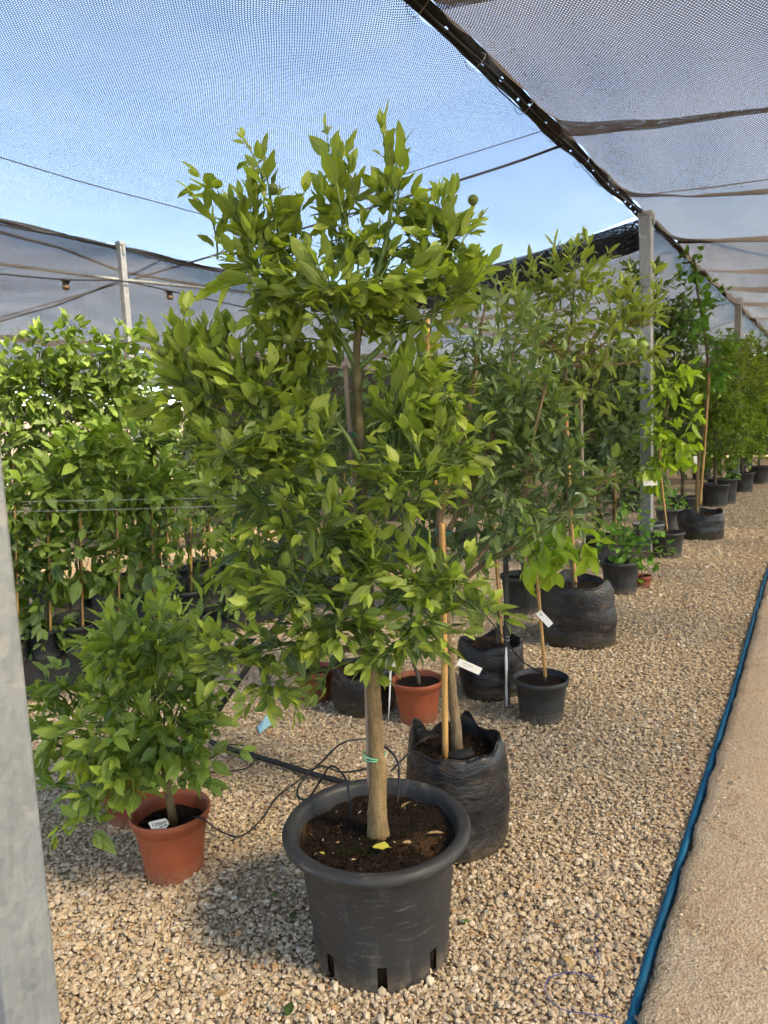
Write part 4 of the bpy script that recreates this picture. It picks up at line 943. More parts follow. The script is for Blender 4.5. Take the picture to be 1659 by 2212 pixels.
limbs = {
    'ul': tr([(768, 790), (745, 745), (700, 665), (640, 580), (585, 500)]), 'uc': tr([(775, 715), (762, 640), (748, 540), (735, 440)]), 'ur': tr([(788, 665), (815, 590), (838, 500), (850, 400)]),
    'rr': tr([(772, 800), (850, 720), (920, 620), (965, 540)]), 'l1': tr([(783, 1090), (700, 1010), (600, 930), (510, 850)]), 'l2': tr([(787, 1140), (690, 1070), (560, 1020), (470, 960)], off=-0.06),
    'm1': tr([(780, 1000), (740, 930), (680, 860)], off=-0.05), 'r1': tr([(784, 1060), (850, 1000), (920, 930)]), 'r2': tr([(790, 1190), (880, 1130), (960, 1060)], off=-0.08),
    'k1': tr([(797, 1315), (740, 1290), (700, 1255), (650, 1200)], off=-0.03), 'k2': tr([(800, 1330), (870, 1290), (960, 1270), (1010, 1250)], off=-0.05), 'low': tr([(803, 1410), (740, 1400), (650, 1390), (560, 1400), (520, 1440)], off=-0.04), 'lowr': tr([(804, 1420), (850, 1400), (900, 1390)], off=-0.06)}
for k, P in limbs.items():
    tube('branch', P, np.linspace(0.011 if k[0] in 'ukl' else 0.009, 0.004, len(P)), M['trunk_grey'] if k in ('k1', 'low') else M['twig'], trunk1, B, 8, 5)
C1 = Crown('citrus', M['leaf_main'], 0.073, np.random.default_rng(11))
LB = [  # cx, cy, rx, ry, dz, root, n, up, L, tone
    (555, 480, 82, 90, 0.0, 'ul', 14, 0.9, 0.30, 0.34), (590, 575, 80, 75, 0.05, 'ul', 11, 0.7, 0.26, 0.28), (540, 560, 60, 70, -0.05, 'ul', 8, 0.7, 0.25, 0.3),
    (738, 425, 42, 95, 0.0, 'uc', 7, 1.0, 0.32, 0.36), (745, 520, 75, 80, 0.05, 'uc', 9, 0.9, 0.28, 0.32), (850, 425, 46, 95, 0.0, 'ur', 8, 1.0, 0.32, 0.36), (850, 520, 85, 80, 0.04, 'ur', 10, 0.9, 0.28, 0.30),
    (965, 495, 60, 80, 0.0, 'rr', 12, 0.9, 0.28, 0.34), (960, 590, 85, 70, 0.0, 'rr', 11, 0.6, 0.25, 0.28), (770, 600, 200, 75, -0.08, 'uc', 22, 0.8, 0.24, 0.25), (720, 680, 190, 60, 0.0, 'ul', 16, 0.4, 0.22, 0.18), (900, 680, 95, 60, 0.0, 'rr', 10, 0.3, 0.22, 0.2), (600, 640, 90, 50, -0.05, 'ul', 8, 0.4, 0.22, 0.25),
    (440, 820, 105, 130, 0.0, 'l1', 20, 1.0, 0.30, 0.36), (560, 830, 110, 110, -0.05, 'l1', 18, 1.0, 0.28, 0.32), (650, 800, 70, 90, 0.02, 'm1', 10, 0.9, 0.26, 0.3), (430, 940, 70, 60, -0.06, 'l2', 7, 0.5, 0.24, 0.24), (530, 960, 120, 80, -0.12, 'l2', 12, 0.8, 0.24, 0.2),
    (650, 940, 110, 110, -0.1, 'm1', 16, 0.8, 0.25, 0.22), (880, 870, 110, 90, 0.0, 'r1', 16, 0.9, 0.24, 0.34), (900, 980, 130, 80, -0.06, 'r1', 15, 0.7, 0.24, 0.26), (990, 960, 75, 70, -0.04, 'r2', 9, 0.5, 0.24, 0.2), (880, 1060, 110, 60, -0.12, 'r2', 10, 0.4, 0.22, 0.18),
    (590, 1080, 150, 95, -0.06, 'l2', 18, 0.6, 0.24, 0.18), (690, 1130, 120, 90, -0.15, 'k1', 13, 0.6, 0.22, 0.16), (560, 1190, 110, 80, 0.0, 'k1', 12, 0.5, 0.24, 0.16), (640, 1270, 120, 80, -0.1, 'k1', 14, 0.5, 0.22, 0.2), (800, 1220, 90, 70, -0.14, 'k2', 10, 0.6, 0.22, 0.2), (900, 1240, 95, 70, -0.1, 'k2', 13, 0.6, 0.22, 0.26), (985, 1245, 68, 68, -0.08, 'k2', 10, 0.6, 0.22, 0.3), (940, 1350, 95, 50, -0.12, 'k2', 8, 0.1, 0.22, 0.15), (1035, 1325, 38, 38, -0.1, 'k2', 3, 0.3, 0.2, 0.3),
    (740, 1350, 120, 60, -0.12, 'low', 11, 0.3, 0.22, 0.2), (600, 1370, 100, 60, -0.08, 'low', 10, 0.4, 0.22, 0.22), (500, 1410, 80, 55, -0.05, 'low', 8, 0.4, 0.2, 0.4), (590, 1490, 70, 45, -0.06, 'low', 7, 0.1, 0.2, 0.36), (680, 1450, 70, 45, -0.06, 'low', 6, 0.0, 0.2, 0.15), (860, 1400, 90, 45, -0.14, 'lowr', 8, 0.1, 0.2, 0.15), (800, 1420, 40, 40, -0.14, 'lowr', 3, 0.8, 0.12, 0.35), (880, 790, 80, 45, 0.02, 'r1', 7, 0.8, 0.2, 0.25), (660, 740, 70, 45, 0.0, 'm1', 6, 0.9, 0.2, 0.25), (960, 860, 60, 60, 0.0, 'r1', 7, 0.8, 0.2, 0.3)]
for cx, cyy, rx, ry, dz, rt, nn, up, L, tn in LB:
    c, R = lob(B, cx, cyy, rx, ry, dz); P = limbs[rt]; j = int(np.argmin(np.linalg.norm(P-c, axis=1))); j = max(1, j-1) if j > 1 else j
    C1.lobe(c, R, P[j], int(nn*2.3), max(2, nn//3), up, L, 0.0235, tn*(1.1 if cyy < 900 else 0.55), 0.8, (16, 46) if up > 0.65 else (20, 52), 0.03 if up > 0.65 else 0.16, None, (0.4, 1.0), 0.005)  # upper lobes paler for backlight, lower ones darker for shade, in leaf colour
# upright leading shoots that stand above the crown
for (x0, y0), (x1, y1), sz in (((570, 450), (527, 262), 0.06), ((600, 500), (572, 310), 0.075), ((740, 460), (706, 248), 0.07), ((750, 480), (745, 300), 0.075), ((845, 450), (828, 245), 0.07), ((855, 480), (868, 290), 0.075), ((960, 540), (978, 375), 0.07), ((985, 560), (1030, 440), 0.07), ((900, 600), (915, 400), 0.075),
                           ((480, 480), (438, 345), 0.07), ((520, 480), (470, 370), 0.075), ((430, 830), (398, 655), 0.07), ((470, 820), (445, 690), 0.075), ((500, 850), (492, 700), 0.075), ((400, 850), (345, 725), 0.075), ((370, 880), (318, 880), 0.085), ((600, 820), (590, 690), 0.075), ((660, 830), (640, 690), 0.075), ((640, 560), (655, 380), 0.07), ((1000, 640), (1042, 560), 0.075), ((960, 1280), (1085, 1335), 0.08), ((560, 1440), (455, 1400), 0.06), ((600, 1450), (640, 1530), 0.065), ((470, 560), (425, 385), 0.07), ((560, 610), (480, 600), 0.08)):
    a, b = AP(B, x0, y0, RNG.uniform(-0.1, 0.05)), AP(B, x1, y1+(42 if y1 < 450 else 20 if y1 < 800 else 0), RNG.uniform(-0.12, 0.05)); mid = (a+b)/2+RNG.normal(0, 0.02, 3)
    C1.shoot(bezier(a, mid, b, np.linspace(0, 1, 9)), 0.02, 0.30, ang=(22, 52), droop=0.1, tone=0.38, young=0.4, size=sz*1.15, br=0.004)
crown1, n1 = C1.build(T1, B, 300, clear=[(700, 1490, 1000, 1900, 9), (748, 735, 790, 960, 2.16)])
for k, (a, b) in enumerate([(641, 464), (620, 733), (395, 1003), (1125, 560), (362, 848), (1022, 432), (690, 745), (835, 735), (655, 590), (1100, 1290), (445, 1660), (350, 760)]):
    if a < 1050 and b < 1500: fruit(T1, AP(B, a if a != 641 else 590, b if a != 641 else 408, -0.16)-B, 0.0135)
cane(T1, B, tr([(799, 1700), (793, 1500), (788, 1350), (772, 1150), (762, 1000), (752, 880), (746, 790)], off=0.02), 0.0085, 'bamboo_grey', 0.3)
for a, b, mt in ((812, 1632, 'tape_green'), (772, 940, 'tape_dark'), (790, 1190, 'tape_dark')):
    tie(T1, B, AP(B, a-4, b, 0.01), 0.034 if mt == 'tape_green' else 0.022, mt)

# ================================================================== terracotta pot with the low citrus bush (front left)
B2 = np.array([-2.06, 1.63, 0.0])
T2 = thing('potted_citrus_bush', B2, 'low bushy citrus in the front terracotta pot beside the large post', 'potted plant')
round_pot(T2, 0.146, 0.100, 0.245, M['pot_terra'], 'band', 0.185, 56, seed=8)
crumbs(T2, 0.10, 0.188, 260, 9)
tp2 = tr([(374, 1765), (368, 1735), (360, 1690), (350, 1620), (340, 1540)], B2); tp2[0][2] = 0.17
trk2 = tube('trunk', tp2, [0.017, 0.0145, 0.0135, 0.011, 0.008], M['trunk'], T2, B2, 10, 5)
C2 = Crown('citrus', M['leaf_bush'], 0.092, np.random.default_rng(22))
for cx, cyy, rx, ry, dz, nn, up, L, tn in [(300, 1480, 130, 90, -0.05, 30, 0.5, 0.22, 0.3), (380, 1580, 110, 110, -0.08, 26, 0.5, 0.2, 0.28), (250, 1600, 120, 90, -0.1, 26, 0.3, 0.2, 0.36), (300, 1665, 120, 60, -0.12, 20, 0.2, 0.18, 0.34), (200, 1680, 90, 60, -0.1, 14, 0.0, 0.18, 0.45), (420, 1640, 65, 70, -0.08, 14, 0.4, 0.18, 0.4), (330, 1370, 120, 70, 0.0, 20, 0.8, 0.2, 0.35), (420, 1400, 70, 60, 0.0, 10, 0.7, 0.2, 0.3), (250, 1400, 80, 60, 0.0, 12, 0.7, 0.2, 0.4), (440, 1480, 60, 80, 0.02, 12, 0.5, 0.18, 0.2), (215, 1770, 50, 30, -0.12, 5, -0.2, 0.15, 0.3)]:
    c, R = lob(B2, cx, cyy, rx, ry, dz); C2.lobe(c, R, tp2[3], int(nn*1.0), max(2, nn//5), up, L, 0.019, tn, 0.42, (30, 65), 0.25, None, (0.35, 1.0), 0.004)
for (x0, y0), (x1, y1) in (((340, 1450), (355, 1290)), ((260, 1480), (235, 1330)), ((180, 1700), (120, 1800)), ((440, 1650), (515, 1620)), ((420, 1420), (440, 1290)), ((230, 1560), (110, 1600))):
    a, b = AP(B2, x0, y0, -0.08), AP(B2, x1, y1, -0.12); C2.shoot(bezier(a, (a+b)/2+[0, 0, 0.03], b, np.linspace(0, 1, 8)), 0.02, 0.26, ang=(30, 62), droop=0.2, tone=0.4, young=0.4, size=0.085, br=0.003)
C2.build(T2, B2, 300, clear=[(325, 1722, 470, 1900, 9)])
for a, b in ((468, 1583), (432, 1600), (395, 1690)): fruit(T2, AP(B2, a, b, -0.16)-B2, 0.012)
# its handwritten tag
tg = thing('plant_tag', AP(B2, 355, 1800, -0.125), 'white T shaped plant tag with handwriting in the front terracotta pot', 'plant tag')
def tag_frame(o, right, up):
    r_ = unit(np.asarray(right, float)); u_ = np.asarray(up, float); u_ = unit(u_-r_*(u_@r_)); n_ = np.cross(r_, u_)
    o.matrix_basis = Matrix(((r_[0], u_[0], n_[0], o.location[0]), (r_[1], u_[1], n_[1], o.location[1]), (r_[2], u_[2], n_[2], o.location[2]), (0, 0, 0, 1)))
def plate(name, outline, th, mat, parent):
    n = len(outline); V = [(x, y, 0) for x, y in outline]+[(x, y, -th) for x, y in outline]
    F = [tuple(range(n)), tuple(reversed(range(n, 2*n)))]+[(i, n+i, n+(i+1) % n, (i+1) % n) for i in range(n)]
    return link(name, pymesh(name, V, F, mat, False), parent)
def rrect(x0, y0, x1, y1, r, skip=()):
    P = []
    for cx, cyy, a0 in ((x1-r, y1-r, 0), (x0+r, y1-r, 90), (x0+r, y0+r, 180), (x1-r, y0+r, 270)):
        for k in range(5): a = radians(a0+22.5*k); P.append((cx+r*cos(a), cyy+r*sin(a)))
    return P
tag_frame(tg, RGT0*0.97+np.array([0, 0, 0.20]), np.array([0, 0, 0.85])-HF*0.35+RGT0*-0.25)
w2 = 0.033
T_out = [(w2, 0.066), (w2-0.006, 0.070), (-w2+0.006, 0.070), (-w2, 0.066), (-w2, 0.034), (-w2+0.008, 0.028), (-0.012, 0.028), (-0.004, 0.022), (-0.001, 0.012), (0.002, -0.03), (0.012, -0.03), (0.013, 0.012), (0.018, 0.026), (w2-0.003, 0.036), (w2, 0.042)]
plate('plate', T_out, 0.0014, M['white'], tg)
def lettering(txt, x, y, size, parent, rot=0.0, mat='ink', depth=0.0008):
    cu = bpy.data.curves.new('lettering', 'FONT'); cu.body = txt; cu.size = size; cu.extrude = 0.0; cu.offset = 0.0004 if size > 0.01 else 0.0; cu.align_x = 'CENTER'; cu.align_y = 'CENTER'; cu.materials.append(M[mat])
    cu.shear = 0.25
    tmp = bpy.data.objects.new('lettering_curve', cu); col.objects.link(tmp); bpy.context.view_layer.update()
    me = bpy.data.meshes.new_from_object(tmp.evaluated_get(bpy.context.evaluated_depsgraph_get())); bpy.data.objects.remove(tmp)
    o = bpy.data.objects.new('lettering', me); col.objects.link(o); o.parent = parent; o.location = (x, y, depth); o.rotation_euler = (0, 0, rot); return o
lettering('125', -0.012, 0.052, 0.021, tg, 0.02); lettering('pur', 0.017, 0.055, 0.019, tg, 0.12)
lettering('no 3e', 0.010, 0.038, 0.013, tg, 0.2)

# second terracotta pot behind it, with a long-leaved bush
B3 = np.array([-2.52, 1.80, 0.0])
T3 = thing('potted_citrus_bush', B3, 'long leaved citrus bush behind the front terracotta pot, in a darker red pot', 'potted plant')
# --
round_pot(T3, 0.14, 0.10, 0.235, M['pot_rust'], 'band', 0.19, 40, seed=12)
tp3 = tr([(285, 1720), (280, 1640), (270, 1560), (260, 1480)], B3); tp3[0][2] = 0.17
tube('trunk', tp3, [0.014, 0.012, 0.01, 0.007], M['trunk'], T3, B3, 8, 5)
C3 = Crown('narrow', M['leaf_bush'], 0.115, np.random.default_rng(33))
for cx, cyy, rx, ry, nn, up, tn in [(150, 1570, 85, 120, 26, 0.4, 0.3), (240, 1460, 120, 80, 24, 0.6, 0.22), (360, 1440, 90, 70, 14, 0.5, 0.15), (120, 1480, 60, 60, 10, 0.5, 0.25), (160, 1680, 70, 50, 10, 0.0, 0.2), (330, 1350, 110, 60, 14, 0.9, 0.3), (220, 1370, 60, 50, 8, 0.9, 0.4), (400, 1370, 70, 60, 8, 0.8, 0.3)]:
    c, R = lob(B3, cx, cyy, rx, ry, 0.0); C3.lobe(c, R, tp3[2], nn, max(2, nn//5), up, 0.22, 0.02, tn, 0.4, (30, 65), 0.3, None, (0.35, 1.0), 0.004)
C3.build(T3, B3, 150)

# ================================================================== black bag tree right behind the big pot (dusty leaves)
B4 = np.array([-1.24, 2.335, 0.0])
T4 = thing('potted_citrus_tree', B4, 'dusty leaved citrus tree with cane stake in the black bag behind the big pot', 'potted tree')
grow_bag(T4, 0.180, 0.200, 0.395, M['bag'], 0.335, 41, 0.05, 96, 0.02, 0.0, [(188, 0.062, 0.42), (98, 0.05, 0.24), (28, 0.03, 0.45), (150, -0.02, 0.25)])
crumbs(T4, 0.15, 0.362, 420, 42)
v, q = [], []
fl_o = AP(B4, 996, 1630, -0.12)-B4
o = lathe('bag_handle', [(0.0, -0.05), (0.024, -0.045), (0.03, -0.01), (0.028, 0.02), (0.02, 0.045), (0.0, 0.05)], M['seam'], T4, 14, wob=0.05, loc=fl_o); o.rotation_euler = (0.2, 1.45, YAW+0.25); o.scale = (0.55, 1, 1)
tp4 = tr([(988, 1615), (985, 1570), (977, 1500), (970, 1400), (963, 1300), (956, 1180), (950, 1120), (975, 1010), (1010, 900), (1030, 800)], B4); tp4[0][2] = 0.34
trk4 = tube('trunk', tp4, [0.023, 0.021, 0.018, 0.0165, 0.016, 0.015, 0.014, 0.011, 0.009, 0.006], M['trunk_grey'], T4, B4, 12, 5, 0.0005)
limb4 = [tr([(962, 1290), (1010, 1230), (1070, 1160), (1130, 1080), (1160, 980)], B4, -0.05), tr([(962, 1290), (1050, 1215), (1170, 1150), (1260, 1080), (1330, 1020)], B4, -0.02), tr([(955, 1170), (1020, 1050), (1080, 900), (1110, 760)], B4, 0.05), tr([(1130, 1080), (1150, 950), (1180, 830)], B4, -0.05), tr([(950, 1120), (1000, 950), (1030, 760), (1050, 650)], B4, 0.1)]
for P in limb4: tube('branch', P, np.linspace(0.012, 0.004, len(P)), M['trunk_grey'], trk4, B4, 8, 5)
C4 = Crown('narrow', M['leaf_dusty'], 0.085, np.random.default_rng(44))
for cx, cyy, rx, ry, dz, li, nn, up, tn in [(1060, 720, 110, 110, 0.1, 4, 40, 0.7, 0.34), (1150, 850, 95, 120, 0.0, 3, 42, 0.7, 0.3), (1060, 930, 110, 120, 0.0, 2, 40, 0.6, 0.22), (1180, 980, 90, 100, -0.03, 3, 30, 0.5, 0.2), (1090, 1090, 110, 80, -0.05, 0, 26, 0.4, 0.16), (1240, 1040, 80, 60, 0.0, 1, 16, 0.3, 0.16), (1310, 1020, 45, 35, 0.0, 1, 7, 0.2, 0.25), (1190, 1130, 110, 50, -0.05, 1, 16, 0.1, 0.12), (1010, 1170, 60, 60, 0.05, 0, 10, 0.3, 0.12), (1010, 620, 60, 60, 0.15, 4, 12, 0.8, 0.3), (960, 900, 70, 160, 0.15, 4, 22, 0.5, 0.15)]:
    c, R = lob(B4, cx, cyy, rx, ry, dz); P = limb4[li]; j = int(np.argmin(np.linalg.norm(P-c, axis=1))); C4.lobe(c, R, P[max(1, j-1)], nn, max(2, nn//5), up, 0.2, 0.02, tn, 0.36, (30, 66), 0.3, None, (0.35, 1.0), 0.004)
C4.build(T4, B4, 300)
cane(T4, B4, np.vstack([tr([(962, 1655), (960, 1400), (955, 1130)], B4, -0.06)]), 0.0125, 'bamboo', 0.33)
cane(T4, B4, tr([(940, 1050), (930, 900), (922, 690)], B4, 0.02), 0.0115, 'bamboo', 0.33)
tie(T4, B4, AP(B4, 957, 1150, -0.03), 0.03, 'tape_dark')
# printed tag hanging on it
tg2 = thing('plant_tag', AP(B4, 1000, 1434, -0.12), 'white printed strip tag hanging at the dusty tree trunk', 'plant tag')
tag_frame(tg2, RGT0*0.90+np.array([0, 0, -0.46]), np.array([0, 0, 0.86])+RGT0*0.4-HF*0.1)
plate('plate', rrect(-0.02, -0.0145, 0.072, 0.0145, 0.0008), 0.0008, M['white'], tg2)
lettering('HERITZ2714R', 0.016, 0.004, 0.0075, tg2, 0, 'ink_grey'); lettering('100-100', 0.012, -0.005, 0.006, tg2, 0, 'ink_grey')

# ================================================================== generic builders for the plants further back
def base_of(px, py, r): 
    g = G(px, py); h = unit(g[:2]); return np.array([g[0]+h[0]*r*0.9, g[1]+h[1]*r*0.9, 0.0])
def plant(name, label, cat, base, pot, trunk_px, trunk_r, lobes, setname, leafmat, size, nobj=0, group=None, spacing=0.03, L=0.25, stakes=(), barkmat='bark', seed=0, ang=(30, 65), droop=0.25, twig=None, tone_y=0.4, limb=True, fruits=(), tuft=2, rr=(0.35, 1.0)):
    t = thing(name, base, label, cat, group); kind = pot[0]; soilz = 0.2
    if kind in ('roll', 'band', 'lip'): _, rt, rb, h, mt = pot; round_pot(t, rt, rb, h, M[mt], kind, h*0.87, 40, seed=seed); soilz = h*0.87
    elif kind == 'bag': _, rt, rb, h, mt = pot; grow_bag(t, rt, rb, h, M[mt], h*0.86, seed, h*0.09, 60); soilz = h*0.86
    rg = np.random.default_rng(seed+100)
    P = tr(trunk_px, base); P[0][2] = soilz-0.02; P[0][:2] = P[1][:2]*0.4+base[:2]*0.6 if np.linalg.norm(P[1][:2]-base[:2]) > 0.15 else P[0][:2]
    tk = tube('trunk', P, np.linspace(trunk_r, trunk_r*0.5, len(P)), M[barkmat], t, base, 8, 5)
    C = Crown(setname, M[leafmat], size, rg); C.res = 5
    for lb in lobes:
        cx, cyy, rx, ry, nn, up, tn = lb[:7]; dz = lb[7] if len(lb) > 7 else 0.0
        if group is not None and ('left block' in group or 'middle of the row' in group): nn = int(nn*1.35)
        c, R = lob(base, cx, cyy, rx, ry, dz); j = int(np.argmin(np.linalg.norm(P-(c-np.array([0, 0, R[1]*0.7])), axis=1))); root = P[j]
        if limb and np.linalg.norm(c-root) > 0.12:
            e = c-np.array([0, 0, R[1]*0.35]); pts = bezier(root, (root+e)/2-[0, 0, 0.04], e, np.linspace(0, 1, 6)); tube('branch', pts, np.linspace(trunk_r*0.6, trunk_r*0.3, 6), M[barkmat], tk, base, 6); root = e
        C.lobe(c, R, root, nn, max(2, nn//6), up, L, spacing, tn, tone_y, ang, droop, None, rr, max(0.003, trunk_r*0.3), tuft)
    C.build(t, base, nobj, M[twig] if twig else None, 3)
    for (pts, r_, mt) in stakes: cane(t, base, tr(pts, base, -0.02), r_, mt, 0.25)
    for a, b, r_, mt in fruits: fruit(t, AP(base, a, b, -0.25)-base, r_, mt)
    return t

# ------------------------------------------------------------------ pots along the row, near to far
plant('potted_sapling', 'small sapling in the terracotta pot behind the tan trunk', 'potted plant', base_of(905, 1568, 0.1), ('band', 0.142, 0.10, 0.235, 'pot_terra'), [(905, 1490), (903, 1460), (890, 1420), (900, 1380), (910, 1330)], 0.012,
      [(900, 1360, 60, 50, 10, 0.3, 0.1), (930, 1320, 50, 60, 8, 0.5, 0.1)], 'citrus', 'leaf_main', 0.095, 40, None, seed=1)
plant('potted_sapling', 'half hidden sapling in the terracotta pot beneath the low branches', 'potted plant', base_of(685, 1522, 0.085), ('band', 0.118, 0.085, 0.2, 'pot_rust'), [(685, 1450), (690, 1400), (695, 1330)], 0.011,
      [(690, 1330, 60, 60, 10, 0.4, 0.1)], 'citrus', 'leaf_dark', 0.09, 0, None, seed=2)
plant('potted_citrus_tree', 'dark citrus in the dirty low black bag behind the tan trunk', 'potted tree', base_of(790, 1552, 0.18), ('bag', 0.18, 0.175, 0.26, 'bag_brown'), [(790, 1440), (785, 1350), (770, 1200), (760, 1100)], 0.014,
      [(760, 1150, 130, 130, 26, 0.4, 0.08), (690, 1000, 120, 120, 22, 0.5, 0.12), (840, 1010, 110, 130, 22, 0.5, 0.1)], 'citrus', 'leaf_dark', 0.1, 0, None, seed=3)
plant('potted_citrus_tree', 'dark leaved citrus in the black bag beside the peeling metal stake', 'potted tree', base_of(1062, 1517, 0.19), ('bag', 0.185, 0.18, 0.33, 'bag'), [(1075, 1400), (1078, 1300), (1070, 1200), (1050, 1080)], 0.014,
      [(1060, 1150, 90, 100, 20, 0.4, 0.1), (1000, 1000, 110, 130, 24, 0.4, 0.1), (1080, 860, 110, 120, 24, 0.5, 0.15)], 'narrow', 'leaf_dark', 0.1, 0, None, stakes=[([(1085, 1390), (1075, 1250), (1065, 1100)], 0.007, 'bamboo')], seed=4)
plant('potted_sapling', 'big crinkled yellow green leaves on a thin stem in the small black pot', 'potted plant', base_of(1170, 1567, 0.11), ('lip', 0.148, 0.112, 0.235, 'pot_black'), [(1178, 1465), (1170, 1350), (1158, 1230), (1150, 1190)], 0.008,
      [(1170, 1200, 55, 60, 6, 0.0, 0.7), (1250, 1180, 50, 50, 5, 0.2, 0.72), (1200, 1150, 70, 50, 6, 0.3, 0.6)], 'crinkled', 'leaf_bright', 0.175, 60, None, 0.045, 0.22, stakes=[([(1178, 1462), (1163, 1280), (1155, 1205)], 0.0095, 'bamboo')], seed=5, droop=0.7, tuft=1)
BL = base_of(1250, 1402, 0.25)
plant('potted_lemon_tree', 'spreading lemon tree with pale edged leaves in the wide black bag', 'potted tree', BL, ('bag', 0.25, 0.262, 0.44, 'bag_brown'), [(1240, 1270), (1237, 1180), (1230, 1080), (1222, 960), (1215, 880), (1225, 790)], 0.022,
      [(1150, 640, 80, 90, 22, 0.9, 0.35), (1240, 590, 90, 85, 30, 0.9, 0.4), (1320, 650, 80, 80, 24, 0.8, 0.42), (1390, 650, 45, 80, 12, 0.9, 0.5), (1200, 730, 110, 80, 28, 0.6, 0.3), (1310, 740, 100, 70, 24, 0.5, 0.4), (1390, 760, 55, 50, 10, 0.3, 0.45), (1130, 760, 90, 100, 18, 0.6, 0.25), (1270, 830, 90, 60, 14, 0.3, 0.3), (1110, 640, 60, 60, 10, 0.8, 0.3)], 'narrow', 'leaf_lemon', 0.125, 220, None, 0.03, 0.3, stakes=[([(1243, 1260), (1232, 1080), (1222, 860)], 0.012, 'bamboo'), ([(1262, 1200), (1258, 1000), (1255, 850)], 0.011, 'bamboo_grey')], barkmat='trunk_grey', seed=6, twig='twig_pale',
      fruits=[(1262, 800, 0.03, 'fruit'), (1365, 742, 0.032, 'fruit_lime'), (1389, 745, 0.03, 'fruit_lime'), (1288, 778, 0.025, 'fruit'), (1180, 780, 0.028, 'fruit'), (1225, 770, 0.022, 'fruit')])
plant('potted_leafy_plant', 'sprawling light green climber in the black pot left of the small red pot', 'potted plant', base_of(1340, 1287, 0.17), ('lip', 0.18, 0.14, 0.3, 'pot_black'), [(1340, 1225), (1345, 1180), (1350, 1130)], 0.009,
      [(1340, 1170, 60, 45, 18, 0.4, 0.4), (1385, 1190, 50, 60, 16, 0.2, 0.5), (1370, 1130, 60, 40, 14, 0.6, 0.45), (1350, 1240, 35, 40, 8, -0.2, 0.5), (1430, 1185, 30, 25, 6, 0.0, 0.5)], 'vine', 'leaf_vine', 0.085, 120, None, 0.03, 0.22, seed=7)
plant('potted_seedling', 'tiny seedling in the small ribbed red pot on the gravel', 'potted plant', base_of(1388, 1271, 0.07), ('lip', 0.085, 0.066, 0.115, 'pot_rust'), [(1388, 1240), (1386, 1230), (1384, 1222)], 0.004,
      [(1384, 1222, 14, 14, 3, 0.5, 0.3)], 'small', 'leaf_vine', 0.05, 0, None, 0.02, 0.1, seed=8)
plant('potted_sapling', 'bright lime green leafed sapling in the black pot before the tall post', 'potted plant', base_of(1441, 1206, 0.15), ('lip', 0.195, 0.15, 0.29, 'pot_black'), [(1440, 1150), (1432, 1060), (1428, 980), (1440, 900), (1450, 830)], 0.011,
      [(1430, 840, 50, 40, 9, 0.1, 0.55), (1470, 820, 40, 45, 8, 0.5, 0.45), (1430, 930, 50, 45, 10, 0.0, 0.6), (1465, 960, 55, 50, 11, -0.2, 0.65), (1430, 1010, 50, 50, 11, -0.2, 0.6), (1490, 900, 35, 40, 6, 0.0, 0.55)], 'midbroad', 'leaf_bright', 0.19, 150, None, 0.045, 0.35, stakes=[([(1441, 1145), (1430, 1050), (1424, 960)], 0.011, 'bamboo')], seed=9, droop=0.6)
plant('potted_vine_tree', 'tall climbing vine with lobed leaves on a crooked trunk in a black bag', 'potted tree', base_of(1512, 1167, 0.27), ('bag', 0.28, 0.27, 0.36, 'bag'), [(1505, 1095), (1508, 1010), (1520, 920), (1530, 830), (1525, 740), (1508, 640), (1500, 560)], 0.026,
      [(1500, 570, 45, 40, 14, 0.6, 0.35), (1515, 640, 55, 45, 16, 0.3, 0.3), (1500, 700, 60, 45, 16, 0.2, 0.25), (1540, 740, 50, 60, 16, 0.2, 0.35), (1535, 810, 45, 50, 14, -0.2, 0.3)], 'vine', 'leaf_vine', 0.13, 150, None, 0.05, 0.35, stakes=[([(1512, 1090), (1524, 940), (1533, 800)], 0.016, 'bamboo')], barkmat='trunk', seed=10, droop=0.4)
plant('potted_leafy_plant', 'low leafy plant with a thin stem in the black pot beyond the vine', 'potted plant', base_of(1560, 1089, 0.24), ('lip', 0.27, 0.215, 0.45, 'pot_black'), [(1560, 1040), (1558, 1000), (1556, 950)], 0.012,
      [(1545, 1005, 50, 25, 14, 0.3, 0.3), (1585, 1015, 25, 20, 8, 0.3, 0.3), (1520, 1000, 40, 40, 10, 0.3, 0.25)], 'midbroad', 'leaf_vine', 0.15, 40, None, 0.05, 0.3, seed=11)
SH = 'dense round shrubs at the far end'
